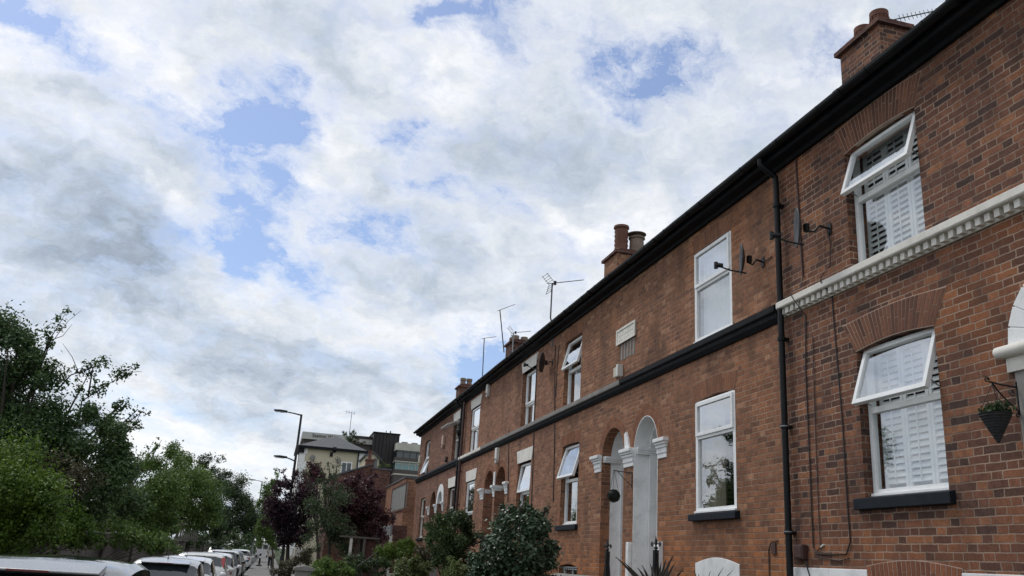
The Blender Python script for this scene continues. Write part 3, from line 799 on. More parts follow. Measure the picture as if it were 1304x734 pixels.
# ---- chimneys (part of the house they rise from)
def chimney(house, X0, X1, Y0, Y1, zt, pots, mat, zb=6.0, cap=.12):
    bm = B()
    box(bm, X0, X1, Y0, Y1, zb, zt)
    c = obj('chimney', bm, mat, house)
    bm = B()
    box(bm, X0-.07, X1+.07, Y0-.07, Y1+.07, zt-.075, zt+.0)
    prism(bm, [(X0-.05, zt), (X1+.05, zt), (X1-.15, zt+.09), (X0+.15, zt+.09)], 'y', Y0+.03, Y1-.03)
    obj('chimney_cap', bm, BR_D, c)
    for (x, y, h, r0, m, kind) in pots:
        bm = B()
        z = zt+.06
        if kind == 'pot': prof = [(r0*1.12, 0), (r0*1.12, .07), (r0, .09), (r0*.9, h-.14), (r0*1.08, h-.12), (r0*1.12, h-.03), (r0*1.0, h), (r0*.8, h), (r0*.75, h-.15)]
        elif kind == 'fluted': prof = [(r0, 0), (r0*1.02, h*.5), (r0*1.08, h-.10), (r0*1.16, h-.09), (r0*1.16, h), (r0*.9, h), (r0*.85, h-.2)]
        elif kind == 'cowl': prof = [(r0*1.1, 0), (r0*1.1, .06), (r0, .08), (r0*.92, h*.72), (r0*1.1, h*.74), (r0*1.1, h*.8), (r0*.7, h*.8), (r0*.62, h*.92), (r0*1.25, h*.94), (r0*1.25, h*.97), (r0*.5, h)]
        elif kind == 'louvre':
            prof = [(r0*1.1, 0), (r0*1.1, .06), (r0, .08)]
            prof += [(r0*(.98-.1*(k % 2)), .1+(h-.2)*k/9) for k in range(10)]+[(r0*1.1, h-.06), (r0*1.05, h), (r0*.7, h)]
        pt = None
        lathe(bm, prof, (x, y, z), 'z', 20)
        if kind == 'fluted':
            for k in range(16):
                a = 2*math.pi*k/16
                tube(bm, [(x+r0*1.0*math.cos(a), y+r0*1.0*math.sin(a), z+.05), (x+r0*1.08*math.cos(a), y+r0*1.08*math.sin(a), z+h-.11)], .02, 5)
        obj('chimney_pot', bm, m, c, smooth=True)
chimney(hA, 8.0, 8.52, 9.74, 10.72, 8.38, [(8.25, 10.43, .27, .125, TERRA, 'fluted'), (8.25, 10.03, .30, .125, TERRA, 'fluted')], BR_A)
chimney(hC, 8.0, 9.1, 20.62, 21.58, 8.28, [(8.26, 21.0, .80, .20, TERRA, 'louvre'), (8.70, 20.95, .64, .21, BUFF, 'cowl')], BR_B)
chimney(hF, 7.9, 8.62, 31.2, 32.1, 8.18, [(8.1, 31.45, .2, .13, BUFF, 'pot'), (8.45, 31.45, .18, .13, BUFF, 'pot'), (8.1, 31.85, .2, .13, BUFF, 'pot')], BR_D)
chimney(hG, 7.6, 8.27, 39.4, 40.25, 7.86, [(7.78, 39.65, .33, .13, BUFF, 'pot'), (8.08, 39.65, .33, .13, BUFF, 'pot')], BR_D)
# ------------------------------------------------------------------ things fixed to or hanging from the houses
def dish(label, mount, out, face, size=.34, arm=.42, drop=0.0, group='satellite dishes on the terrace'):
    """mount: point on the wall; out: how far the reflector stands off; face: unit-ish direction the dish looks"""
    mo = Vector(mount)
    t = thing('satellite_dish', label, 'satellite dish', mo, group)
    fdir = Vector(face).normalized()
    c = mo+Vector(out)
    bm = B()
    box(bm, D-.015, D+.01, mo.y-.035, mo.y+.035, mo.z-.07, mo.z+.07)
    tube(bm, [mo, mo+Vector((out[0]*.45, 0, .02)), mo+Vector((out[0]*.62, out[1]*.2, -.06)), c-fdir*.05+Vector((0, 0, -.05))], .015, 8)
    obj('wall_bracket', bm, IRON, t, smooth=True)
    bm = B()
    side = fdir.cross(Vector((0, 0, 1))).normalized(); up = side.cross(fdir).normalized()
    rings = []
    for j in range(7):
        q = j/6
        ring = []
        for k in range(28):
            a = 2*math.pi*k/28
            ring.append(bm.verts.new(c+side*(size*.5*q*math.cos(a))+up*(size*.56*q*math.sin(a))+fdir*(.05*q*q)) if j else None)
        rings.append(ring)
    c0 = bm.verts.new(c)
    for k in range(28): bm.faces.new((c0, rings[1][k], rings[1][(k+1) % 28]))
    for A, Bq in zip(rings[1:], rings[2:]):
        for k in range(28): bm.faces.new((A[k], Bq[k], Bq[(k+1) % 28], A[(k+1) % 28]))
    me = obj('reflector', bm, DISH, t, smooth=True)
    md = me.modifiers.new('thick', 'SOLIDIFY'); md.thickness = .012
    bm = B(); box(bm, -.028, .028, -.028, .028, -.05, .05)
    bmesh.ops.transform(bm, matrix=Matrix.Translation(c-fdir*.06), verts=bm.verts); obj('clamp', bm, IRON, t)
    bm = B()
    e = c+fdir*arm-up*(.10+drop)
    tube(bm, [c-up*size*.5-fdir*.02, (c-up*size*.5+e)/2-up*.015, e], .011, 6)
    obj('feed_arm', bm, IRON, t)
    bm = B(); tube(bm, [e-fdir*.02, e+fdir*.01], .034, 10); tube(bm, [e-up*.05, e+up*.045], .028, 10); tube(bm, [e-fdir*.10, e-fdir*.02], [.028, .036], 10)
    obj('feed_horn', bm, IRON, t, smooth=True)
    return t
p = fp(1057, 292); dA = dish('black edge-on satellite dish on the dark brick wall right of the drainpipe', (D, *p), (-.34, .10, 0), (-.89, .42, .0), .46, .36)
p = fp(972, 334); dish('dark satellite dish beside the flush white upper window of the brown house', (D, *p), (-.26, .05, .02), (-.90, .40, .02), .42, .40)
p = fp(704, 462); dish('black round satellite dish under the roof between two open sashes, near the tall aerial', (D, *p), (-.20, .10, .0), (-.83, .54, .1), .46, .5)

def alarm(label, px, w=.24, h=.30, d=.09, mat=None, lens=True, name='alarm_box'):
    y, z = fp(*px)
    t = thing(name, label, 'alarm box', (D, y, z), 'alarm boxes on the terrace')
    bm = B()
    prism(bm, [(y-w/2, z+h/2), (y+w/2, z+h/2), (y+w/2, z-h*.25), (y+w*.25, z-h/2), (y-w*.25, z-h/2), (y-w/2, z-h*.25)], 'x', D-d, D-.002)
    obj('casing', bm, mat or ALARM, t, bevel=.014)
    bm = B()
    box(bm, D-d-.012, D-d+.01, y-w*.18, y+w*.18, z-h*.32, z-h*.2); obj('strobe_lens', bm, IRON, t)
    return t
t = thing('alarm_box', 'cream twin alarm box on the brick below the stone plaque', 'alarm box', (D, *fp(789, 472)), 'alarm boxes on the terrace')
y, z = fp(787.5, 474); bm = B(); box(bm, D-.07, D-.002, y-.11, y+.11, z-.11, z+.09); obj('casing', bm, ALARM, t, bevel=.015)
y, z = fp(792.6, 472); bm = B(); box(bm, D-.12, D-.002, y-.045, y+.045, z-.13, z+.11); obj('sounder', bm, ALARMW, t, bevel=.012)
alarm('white alarm box high between two upper windows, left of the tall white keystone lintel', (623.3, 498), .22, .42, .1, ALARMW)
alarm('white alarm box above the paired brick arched doorways', (635, 580.5), .22, .45, .1, ALARMW)
alarm('pale pink alarm box between the upper windows of the last two houses', (566, 563), .3, .5, .1, painted('pinkish_plastic', (.5, .34, .27), .5))
alarm('small dark box left of the far open upper window', (569.5, 585.5), .2, .2, .1, BROWNP)
alarm('cream alarm box at the far corner of the terrace', (536, 587), .24, .45, .1, ALARM)

# meter box low on the dark brick house
p0, p1 = fp(1017.4, 692), fp(1030, 713)
t = thing('cable_box', 'brown cable junction box low on the dark brick wall above the white stones', 'cable box', (D, *p0), None)
bm = B(); box(bm, D-.085, D-.002, p1[0], p0[0]-.0, p1[1], p0[1]-.02); obj('casing', bm, BROWNP, t, bevel=.015)
bm = B(); box(bm, D-.092, D-.084, p1[0]+.02, p0[0]-.02, p1[1]+.02, p0[1]-.04); obj('lid', bm, BROWNP, t, bevel=.003)

# hanging basket on its bracket at the right edge
y, z = fp(1297, 505)
t = thing('basket_bracket', 'black scrolled iron bracket on the wall by the white door arch', 'bracket', (D, y, z))
bm = B()
box(bm, D-.012, D, y-.012, y+.012, z-.17, z+.13)
tube(bm, [(D-.01, y, z+.08), (D-.16, y, z+.085), (D-.30, y, z+.10)], .008, 8)
tube(bm, [(D-.01, y, z-.14), (D-.12, y, z-.06), (D-.22, y, z+.03), (D-.27, y, z+.10)], .007, 8)
for cx, cz, r0, s in ((D-.32, z+.115, .028, 1), (D-.07, z+.02, .035, -1), (D-.03, z-.17, .025, 1)):
    tube(bm, [(cx+s*r0*(1-k/26)*math.cos(k*.5), y, cz+r0*(1-k/26)*math.sin(k*.5)) for k in range(20)], .005, 6)
obj('iron_scroll', bm, IRON, t, smooth=True)
hx, hz = D-.27, z-.19
t = thing('hanging_basket', 'conical dark wicker hanging basket with sparse plants on the right edge wall', 'hanging basket', (hx, y, hz))
bm = B()
prof = [(.004, -.25), (.05, -.165), (.09, -.085), (.13, .0), (.136, .008), (.124, .008), (.08, -.07), (.0, -.09)]
lathe(bm, prof, (hx, y, hz), 'z', 28)
for k in range(10): lathe(bm, [(.013+.0118*k, -.235+.0235*k), (.022+.0118*k, -.229+.0235*k), (.017+.0118*k, -.217+.0235*k)], (hx, y, hz), 'z', 28)
obj('wicker_cone', bm, painted('dark_wicker', (.03, .03, .033), .7, .4, 30, bumps=.8), t, smooth=True)
bm = B()
for k in range(3):
    a = 2.1*k+.4; tube(bm, [(hx+.13*math.cos(a), y+.13*math.sin(a), hz), (hx, y, hz+.27)], .003, 5)
obj('chain', bm, IRON, t)
HANG = (hx, y, hz)

# moss ball hanging in front of the arched porch
y, z = fp(805, 605)
t = thing('ball_bracket', 'thin black iron bracket on the pier between the two arches', 'bracket', (D, y, z))
bm = B(); box(bm, D-.01, D, y-.012, y+.012, z-.24, z+.06)
tube(bm, [(D, y, z+.03), (D-.37, y, z+.05)], .008, 6); tube(bm, [(D, y, z-.2), (D-.16, y, z-.08), (D-.28, y, z+.04)], .006, 6)
obj('iron_scroll', bm, IRON, t)
bx, bz = D-.35, z-.40
t = thing('moss_ball', 'dark green moss ball hanging from a bracket before the arched porch', 'hanging ball', (bx, y, bz))
BALL = (bx, y, bz)
bm = B()
for k in range(3):
    a = 2.1*k; tube(bm, [(bx+.09*math.cos(a), y+.09*math.sin(a), bz+.10), (bx, y, bz+.45)], .003, 5)
obj('chain', bm, IRON, t)
BALLT = t

# ------------------------------------------------------------------ aerials
def aerial(label, mast, boom_to, kind='yagi', r=.017, mat=None, n=9, el=.13, refl=True, parent_mat=None):
    mat = mat or DALU
    base = Vector(mast[0]); top = Vector(mast[-1])
    t = thing('television_aerial', label, 'aerial', base, 'television aerials on the roofs')
    bm = B(); tube(bm, mast, r, 8)
    if kind == 'wall':
        for z in (0, .14): tube(bm, [base+Vector((0, 0, z)), Vector((D, base.y, base.z+z))], .012, 6)
        box(bm, D-.015, D+.0, base.y-.05, base.y+.05, base.z-.04, base.z+.2)
    obj('mast', bm, mat, t, smooth=True)
    e = Vector(boom_to); d = (e-top).normalized(); L = (e-top).length
    bm = B(); tube(bm, [top-d*.12, e], .010, 6)
    obj('boom', bm, mat, t)
    s = d.cross(Vector((0, 0, 1))).normalized(); u = s.cross(d)
    bm = B()
    for k in range(n):
        q = top+d*(L*(.12+.86*k/(n-1)))
        ll = el*(1-.35*k/(n-1))
        ax = u if kind == 'vertical' else s
        tube(bm, [q-ax*ll/2, q+ax*ll/2], .005, 5)
    obj('director', bm, mat, t)
    if refl:
        bm = B()
        for sgn in (1, -1):
            for k in range(4):
                q = top-d*.06+u*sgn*(.05+.06*k)-d*(.03*k)
                tube(bm, [q-s*.19, q+s*.19], .006, 5)
            for ss in (-.15, .15): tube(bm, [top-d*.02+s*ss, top-d*.17+s*ss+u*sgn*.25], .006, 5)
        box(bm, -.03, .03, -.03, .03, -.05, .05)
        bmesh.ops.translate(bm, verts=bm.verts[-8:], vec=top+d*.08)
        obj('reflector', bm, IRON, t)
    return t
yb = 20.3
m0 = Vector((D-.30, yb, atY(706, 440, yb).z-.05)); m1 = Vector((D-.36, yb, atY(705.5, 424, yb).z)); m2 = atX(701, 405, D-.47); m3 = atX(703.3, 361, D-.47); m3.y = m2.y = yb
m2 = atY(701, 405, yb); m3 = atY(703.3, 361, yb)
m1 = atY(706.4, 425, yb); m0 = atY(706, 440, yb)
aerial('tallest aerial with cranked pole and grid reflector, fixed to the brick by the round dish', [m0, m1, m2, m3], m3+(ray(743, 356.7)*((yb+.1)/ray(743, 356.7).y)-m3), 'wall', .02, DALU, 10, .14)
def aer(label, p0, p1, p2, Y, dy=0, **kw):
    a, b = atY(*p0, Y), atY(*p1, Y); c = ray(*p2); c = c*((Y+dy)/c.y)
    return aerial(label, [a, b], c, **kw)
aer('leaning aerial pole strapped to the chimney with a boom pointing up right', (641.8, 449), (636.6, 395), (656, 387.7), 31.15, .0, r=.022, refl=False, el=.2)
aer('short pale aerial in front of the squat chimney', (652.4, 449), (654, 424), (675.9, 422), 30.9, 0, r=.02, mat=ALU, el=.3, n=6)
aer('tall thin aerial pole against the blue patch of sky', (613.6, 496), (616.7, 431), (632, 429), 36.5, 0, r=.022, refl=False, el=.2)
aer('black many-toothed aerial behind the big chimney at top right', (1140, 42), (1139.5, 25), (1194, 13.5), 10.55, -.25, kind='vertical', r=.016, mat=IRON, n=10, el=.15, refl=False)

# ------------------------------------------------------------------ ironwork gate posts, stair railings and garden steps
def gatepost(label, px, X):
    p = atX(*px, X)
    t = thing('gate_post', label, 'gate post', (p.x, p.y, -1.0), 'ironwork gate posts by the porch')
    x, y, zt = p
    bm = B()
    zs = zt-.20
    box(bm, x-.032, x+.032, y-.032, y+.032, -1.0, zs)
    lathe(bm, [(.001, .20), (.012, .15), (.026, .10), (.03, .085), (.012, .07), (.011, .05), (.03, .035), (.032, .02), (.012, .005), (.02, 0)][::-1], (x, y, zs), 'z', 12)
    obj('post', bm, IRON, t, smooth=True)
    bm = B()
    for s in (1, -1):
        for cz, r0 in ((zs+.075, .042), (zs-.46, .036)):
            tube(bm, [(x-.02*s, y+s*(.085-r0*(1-k/30)*math.cos(k*.45)), cz+r0*(1-k/30)*math.sin(k*.45)) for k in range(24)], .006, 6)
        tube(bm, [(x, y+s*.03, zs-.03), (x, y+s*.085, zs-.035), (x, y+s*.09, zs-.2), (x, y+s*.13, zs-.33), (x, y+s*.135, zs-.42), (x, y+s*.09, zs-.49), (x, y+s*.03, zs-.52)], .008, 6)
    obj('iron_scroll', bm, IRON, t, smooth=True)
    return p
g1 = gatepost('black iron gate post with spike, before the brick-red arch', (774, 686), 5.3)
g2 = gatepost('black iron gate post with spike, before the all-white arch', (835.4, 682), 5.3)
t = thing('iron_railing', 'black iron railing between the two spiked gate posts', 'railing', (5.3, 13, -1.0))
bm = B(); zr = -.12
for z in (zr, -.85): box(bm, 5.29, 5.31, g2.y+.03, g1.y-.03, z-.015, z+.015)
obj('rail', bm, IRON, t)
n = 12
for k in range(1, n):
    y = g2.y+(g1.y-g2.y)*k/n
    bm = B(); tube(bm, [(5.3, y, -.9), (5.3, y, zr)], .009, 6); obj('baluster', bm, IRON, t)
t = thing('garden_wall', 'low stone coped garden wall left of the gate posts', 'wall', (5.3, 15, -1.2))
bm = B(); box(bm, 5.1, 5.3, g1.y+.06, g1.y+2.2, -1.3, -.20); obj('brickwork', bm, BR_D, t)
bm = B(); prism(bm, [(5.04, -.2), (5.36, -.2), (5.36, -.14), (5.2, -.10), (5.04, -.14)], 'y', g1.y+.05, g1.y+2.25); obj('coping', bm, STONEG, t, bevel=.01)
# handrail far left in the gardens
def hand(label, pts, group=None):
    t = thing('handrail', label, 'handrail', (pts[0][0], pts[0][1], -1.2), group)
    bm = B(); tube(bm, pts, .022, 8); obj('rail', bm, IRON, t, smooth=True)
    for p in (pts[0], pts[-1]):
        bm = B(); tube(bm, [p, (p[0], p[1], -1.3)], .018, 6); obj('post', bm, IRON, t)
p0, p1 = atY(455, 722, 30), atY(481, 703, 30.5)
hand('black sloping handrail among the far shrubs before the bright hedge', [tuple(p0), tuple(p1)], 'garden handrails')
p0, p1 = atY(578, 703, 20.5), atY(612, 690, 21)
hand('dark sloping handrail between the two big bushes', [tuple(p0), tuple(p1)], 'garden handrails')
# ------------------------------------------------------------------ leaves and trees
nrng = np.random.default_rng(11)
def leaf_arrays(centers, n_per, rad, size, flat=.0, squash=1.0, shape=1.9):
    """many small folded leaves spread through a set of clumps; returns vertices and quads"""
    C_ = np.repeat(np.asarray(centers, float), n_per, axis=0)
    Rd = np.repeat(np.asarray(rad, float), n_per)
    n = len(C_)
    d = nrng.normal(size=(n, 3)); d /= np.linalg.norm(d, axis=1)[:, None]
    rr = nrng.random(n)**.5*(1+.22*nrng.normal(size=n))
    P = C_+d*(Rd*rr)[:, None]*np.array([1, 1, squash])
    nrm = nrng.normal(size=(n, 3))*.75+d*.5+np.array([0, 0, .65+flat]); nrm /= np.linalg.norm(nrm, axis=1)[:, None]
    a = np.cross(nrm, nrng.normal(size=(n, 3))); a /= np.linalg.norm(a, axis=1)[:, None]
    b = np.cross(nrm, a)
    s = size*(.65+.7*nrng.random(n))[:, None]
    V = np.empty((n, 4, 3))
    V[:, 0] = P-a*s*.5; V[:, 2] = P+a*s*.5-nrm*s*.08
    V[:, 1] = P+b*s*.5/shape+nrm*s*.08; V[:, 3] = P-b*s*.5/shape+nrm*s*.08
    return V.reshape(-1, 3)
def quads_mesh(name, V):
    n = len(V)//4
    me = bpy.data.meshes.new(name)
    me.vertices.add(4*n); me.vertices.foreach_set('co', V.astype(np.float32).ravel())
    me.loops.add(4*n); me.loops.foreach_set('vertex_index', np.arange(4*n, dtype=np.int32))
    me.polygons.add(n); me.polygons.foreach_set('loop_start', np.arange(0, 4*n, 4, dtype=np.int32))
    me.update(calc_edges=True); me.validate()
    return me
def leaves(name, parent, mat, centers, counts, rad, size, **kw):
    V = leaf_arrays(centers, counts, rad, size, **kw)
    me = quads_mesh(name, V); me.materials.append(mat)
    return link(name, me, parent)

def pxclumps(lst, Y, dY=1.0, rep=3, spread=.55, ycurve=0.0):
    """clump list in picture units placed in depth around Y: several overlapping clumps per entry, scattered in all three directions"""
    cs, rs = [], []
    for (x, y, r) in lst:
        v = ray(x, y)
        for k in range(rep):
            yy = Y+rnd.uniform(-dY, dY)
            p = v*(yy/v.y); rm = r/FPX*yy
            o = Vector((rnd.gauss(0, 1), rnd.gauss(0, .6), rnd.gauss(0, 1)))*rm*spread*.7
            cs.append(p+o); rs.append(rm*rnd.uniform(.42, .85))
    return cs, rs
def plant(name, label, cat, base, clumps, Y, mat, size, dens=60, dY=1.0, rep=3, group=None, trunk_r=.0, bark=None, crown='crown', limbs=10, spread=.55, sprigs=(), bare=(), shape=1.9, squash=1.0, stem='trunk', flat=0., fork=.45):
    base = Vector(base)
    t = thing(name, label, cat, base, group)
    cs, rs = pxclumps(clumps, Y, dY, rep, spread)
    for sp in sprigs:      # (pixel polyline, leaf radius px)
        pl, r0 = sp
        for q in range(len(pl)-1):
            for k in range(5):
                f_ = (k+.5)/5
                v = ray(pl[q][0]*(1-f_)+pl[q+1][0]*f_, pl[q][1]*(1-f_)+pl[q+1][1]*f_)
                g_ = r0/FPX*Y
                cs.append(v*(Y/v.y)+Vector((rnd.gauss(0, .7), rnd.gauss(0, .7), rnd.gauss(.3, .7)))*g_); rs.append(g_*rnd.uniform(.5, 1.5))
    nmain = len(clumps)*rep
    counts = np.array([max(4, int(dens*(r/size)**2*(.6 if i < nmain else .2))) for i, r in enumerate(rs)])
    leaves(crown, t, mat, [tuple(c) for c in cs], counts, rs, size, shape=shape, squash=squash, flat=flat)
    bm = B()
    if trunk_r:
        top = sum(cs, Vector())/len(cs)
        fk = base.lerp(Vector((top.x, top.y, base.z+(top.z-base.z))), fork)
        fk.x = base.x*.6+top.x*.4
        tube(bm, [base-Vector((0, 0, .2)), base.lerp(fk, .5)+Vector((rnd.uniform(-.05, .05), 0, 0)), fk], [trunk_r*1.2, trunk_r*.9, trunk_r*.75], 10)
        pick = rnd.sample(range(len(cs)), min(limbs, len(cs)))
        for k in pick:
            e = cs[k]; m_ = fk.lerp(e, .5)+Vector((rnd.uniform(-.2, .2), rnd.uniform(-.2, .2), rnd.uniform(-.1, .3)))*min(1, (e-fk).length*.3)
            tube(bm, [fk, m_, e], [trunk_r*.5, trunk_r*.3, trunk_r*.08], 6)
    else:
        for k in rnd.sample(range(len(cs)), min(limbs, len(cs))):
            e = cs[k]; s = base+Vector((rnd.uniform(-.2, .2), rnd.uniform(-.2, .2), -.1))
            tube(bm, [s, s.lerp(e, .5)+Vector((rnd.uniform(-.1, .1), 0, .1)), e], [.022, .016, .006], 5)
    for pl, r0 in list(sprigs)+list(bare):
        pts = [v*(Y/v.y) for v in (ray(*p) for p in pl)]
        L = len(pts)
        tube(bm, pts, [max(.006, (.035 if r0 else .018)*(1-k/L)) for k in range(L)], 5)
    obj(stem, bm, bark or BARK, t)
    return t

L_DARK = leaf_mat('leaf_dark_green', [(0, (0.0207, 0.0413, 0.0166)), (0.4, (0.0482, 0.0918, 0.0311)), (0.75, (0.0804, 0.1354, 0.0435)), (1, (0.1378, 0.2008, 0.0725))])
L_MID = leaf_mat('leaf_mid_green', [(0, (0.0432, 0.0794, 0.0188)), (0.5, (0.0936, 0.1587, 0.0334)), (1, (0.189, 0.2777, 0.0575))])
L_BLUE = leaf_mat('leaf_blue_green', [(0, (0.0234, 0.0426, 0.0194)), (0.5, (0.0546, 0.0874, 0.0359)), (1, (0.117, 0.1546, 0.0673))])
L_BRIGHT = leaf_mat('leaf_bright_green', [(0, (0.0359, 0.0728, 0.009)), (0.5, (0.0856, 0.1568, 0.018)), (1, (0.1724, 0.2572, 0.0324))])
L_YEL = leaf_mat('leaf_yellow_green', [(0, (.05, .075, .02)), (.5, (.105, .14, .04)), (1, (.2, .24, .09))])
L_PLUM = leaf_mat('leaf_plum', [(0, (0.0161, 0.0088, 0.0143)), (0.5, (0.0345, 0.0154, 0.0242)), (0.85, (0.069, 0.0242, 0.0374)), (1, (0.138, 0.066, 0.088))])
L_RED = leaf_mat('leaf_red_plum', [(0, (0.024, 0.0088, 0.0132)), (0.5, (0.06, 0.0176, 0.0242)), (0.85, (0.108, 0.033, 0.0418)), (1, (0.264, 0.165, 0.187))])
L_GLOSS = leaf_mat('leaf_glossy_grey_green', [(0, (0.0243, 0.0446, 0.0218)), (0.5, (0.0527, 0.0932, 0.0455)), (0.8, (0.1013, 0.162, 0.0874)), (1, (0.243, 0.3038, 0.2002))], rough=.38, spec=.6, trans=.12)
L_DEEP = leaf_mat('leaf_deep_green', [(0, (0.0192, 0.036, 0.0156)), (0.5, (0.0416, 0.075, 0.026)), (1, (0.096, 0.15, 0.0455))])
L_BALL = leaf_mat('dark_moss', [(0, (.008, .012, .009)), (1, (.022, .03, .02))], trans=.05)
L_OLIVE = leaf_mat('leaf_dry_olive', [(0, (.03, .03, .016)), (.5, (.065, .06, .03)), (1, (.12, .11, .06))])

def gbase(x, Y, z=None): return (x, Y, gz(Y) if z is None else z)
TG = 'trees behind the street wall'
plant('broadleaf_tree', 'tallest tree at the left edge with a bare sprig and a leaning branch', 'tree', gbase(-10.2, 34), 
      [(-60, 470, 60), (-30, 440, 40), (5, 432, 22), (12, 455, 30), (-5, 500, 55), (40, 458, 16), (52, 470, 20), (28, 490, 38), (40, 530, 48), (80, 535, 32), (5, 560, 55), (60, 580, 45), (98, 560, 34), (125, 545, 24), (108, 525, 15), (110, 590, 38), (145, 575, 22), (160, 560, 12), (150, 605, 30), (60, 630, 45), (120, 640, 36), (165, 640, 22), (-50, 560, 60), (0, 640, 50)], 34, L_DARK, .135, 50, 1.6, 4, TG, .2, BARK, limbs=22,
      sprigs=[([(45, 470), (58, 446), (66, 428), (76, 412), (84, 398)], 5), ([(100, 540), (104, 511), (126, 497), (148, 483), (170, 472)], 7), ([(70, 500), (90, 478), (112, 470), (138, 462)], 6), ([(140, 590), (160, 552), (172, 540), (180, 524)], 6), ([(112, 505), (118, 470), (124, 458)], 5), ([(60, 440), (62, 428), (58, 422)], 3), ([(20, 440), (30, 430), (32, 424)], 6), ([(140, 530), (155, 515), (162, 520)], 5)],
      bare=[([(60, 445), (75, 424), (88, 408), (103, 396)], 0), ([(66, 433), (80, 428), (92, 413)], 0), ([(102, 480), (92, 455), (80, 438)], 0), ([(150, 482), (170, 474), (181, 473)], 0)], fork=.22)
plant('broadleaf_tree', 'paler loose tree just right of the tallest left tree', 'tree', gbase(-9.5, 52),
      [(182, 600, 20), (195, 588, 13), (178, 630, 26), (205, 615, 22), (190, 655, 26), (170, 665, 22), (212, 650, 22), (195, 682, 17)], 52, L_MID, .15, 50, 2.0, 4, TG, .16, BARK, sprigs=[([(190, 590), (198, 574), (206, 560)], 4), ([(182, 600), (186, 582), (192, 568)], 4)])
plant('broadleaf_tree', 'dense rounded dark tree in the middle of the left row', 'tree', gbase(-9.5, 66),
      [(222, 580, 13), (232, 590, 20), (245, 600, 20), (222, 610, 24), (256, 618, 18), (240, 632, 26), (262, 640, 20), (222, 650, 22), (250, 656, 17), (270, 660, 14), (222, 672, 12)], 66, L_MID, .16, 50, 2.2, 4, TG, .2, BARK, sprigs=[([(215, 585), (221, 572), (224, 564)], 5)])
plant('birch_tree', 'slender tree with a drooping twig between the dark trees of the left row', 'tree', gbase(-8.6, 84),
      [(258, 592, 8), (268, 600, 8), (262, 612, 12), (274, 620, 12), (270, 640, 16), (264, 660, 14)], 84, L_BLUE, .2, 45, 1.6, 3, TG, .12, BARKG, sprigs=[([(258, 606), (262, 590), (270, 585), (282, 590)], 4), ([(256, 596), (254, 584), (262, 580)], 3)])
plant('broadleaf_tree', 'farthest round dark tree of the left row over the parked cars', 'tree', gbase(-7.2, 108),
      [(290, 612, 13), (300, 622, 14), (284, 628, 14), (310, 638, 13), (296, 645, 18), (318, 650, 9), (282, 655, 16), (308, 664, 16), (320, 672, 8), (292, 675, 16), (278, 680, 14), (326, 662, 7), (324, 680, 8), (312, 684, 10)], 108, L_DEEP, .2, 50, 2.5, 4, TG, .2, BARK)
plant('thicket', 'dark thicket closing the gaps under the left row of trees', 'thicket', gbase(-11.0, 70),
      [(110, 668, 16), (135, 660, 18), (160, 655, 18), (185, 662, 18), (208, 668, 16), (262, 668, 14), (280, 676, 12), (60, 680, 16), (90, 690, 14), (300, 680, 10), (140, 640, 14), (232, 650, 10)], 70, L_DEEP, .24, 60, 1.5, 4, None, 0, BARK, limbs=20)
plant('wall_shrub', 'dark bush right behind the slatted timber crate', 'shrub', gbase(-9.0, 92), [(236, 686, 8), (246, 684, 8), (254, 690, 8), (228, 690, 8)], 92, L_DEEP, .2, 60, .8, 4, None, 0)
SG = 'shrubs hanging over the street wall'
plant('wall_shrub', 'bright green shrub mound at the lower left edge before the tall tree', 'shrub', gbase(-8.5, 27.5),
      [(-20, 620, 45), (15, 600, 26), (30, 620, 35), (0, 660, 45), (55, 645, 32), (40, 675, 25), (-20, 690, 35), (10, 695, 22)], 27, L_BRIGHT, .095, 46, .8, 4, SG, 0, limbs=14)
plant('wall_shrub', 'smaller bright green shrub over the wall beside the mound', 'shrub', gbase(-8.5, 31.5),
      [(92, 668, 22), (110, 672, 16), (78, 680, 18), (100, 688, 14), (118, 684, 7)], 31, L_BRIGHT, .095, 46, .6, 4, SG, 0)
plant('climbing_ivy', 'dark ivy hanging down the wall behind the silver roofed cars', 'ivy', gbase(-8.4, 46),
      [(150, 672, 16), (168, 684, 14), (140, 660, 20), (180, 690, 12), (196, 694, 10), (128, 690, 7), (205, 690, 9), (120, 676, 10), (60, 700, 9), (145, 692, 7), (176, 696, 8), (190, 698, 7), (204, 697, 7), (216, 698, 7), (226, 699, 5), (158, 695, 7)], 46, L_MID, .14, 44, .8, 4, SG, 0)
plant('wall_shrub', 'dark undergrowth at the foot of the far left trees', 'shrub', gbase(-8.6, 89),
      [(262, 690, 10), (278, 694, 9), (295, 690, 10), (308, 688, 8), (318, 688, 6)], 88, L_DEEP, .2, 40, 1.5, 4, SG, 0)
plant('dry_shrub', 'brownish thin twigs tangled in front of the tallest tree', 'shrub', gbase(-8.7, 31),
      [(70, 590, 20), (95, 600, 22), (85, 620, 22), (110, 615, 14), (60, 610, 14)], 31, L_OLIVE, .10, 14, .8, 4, None, 0, limbs=30)

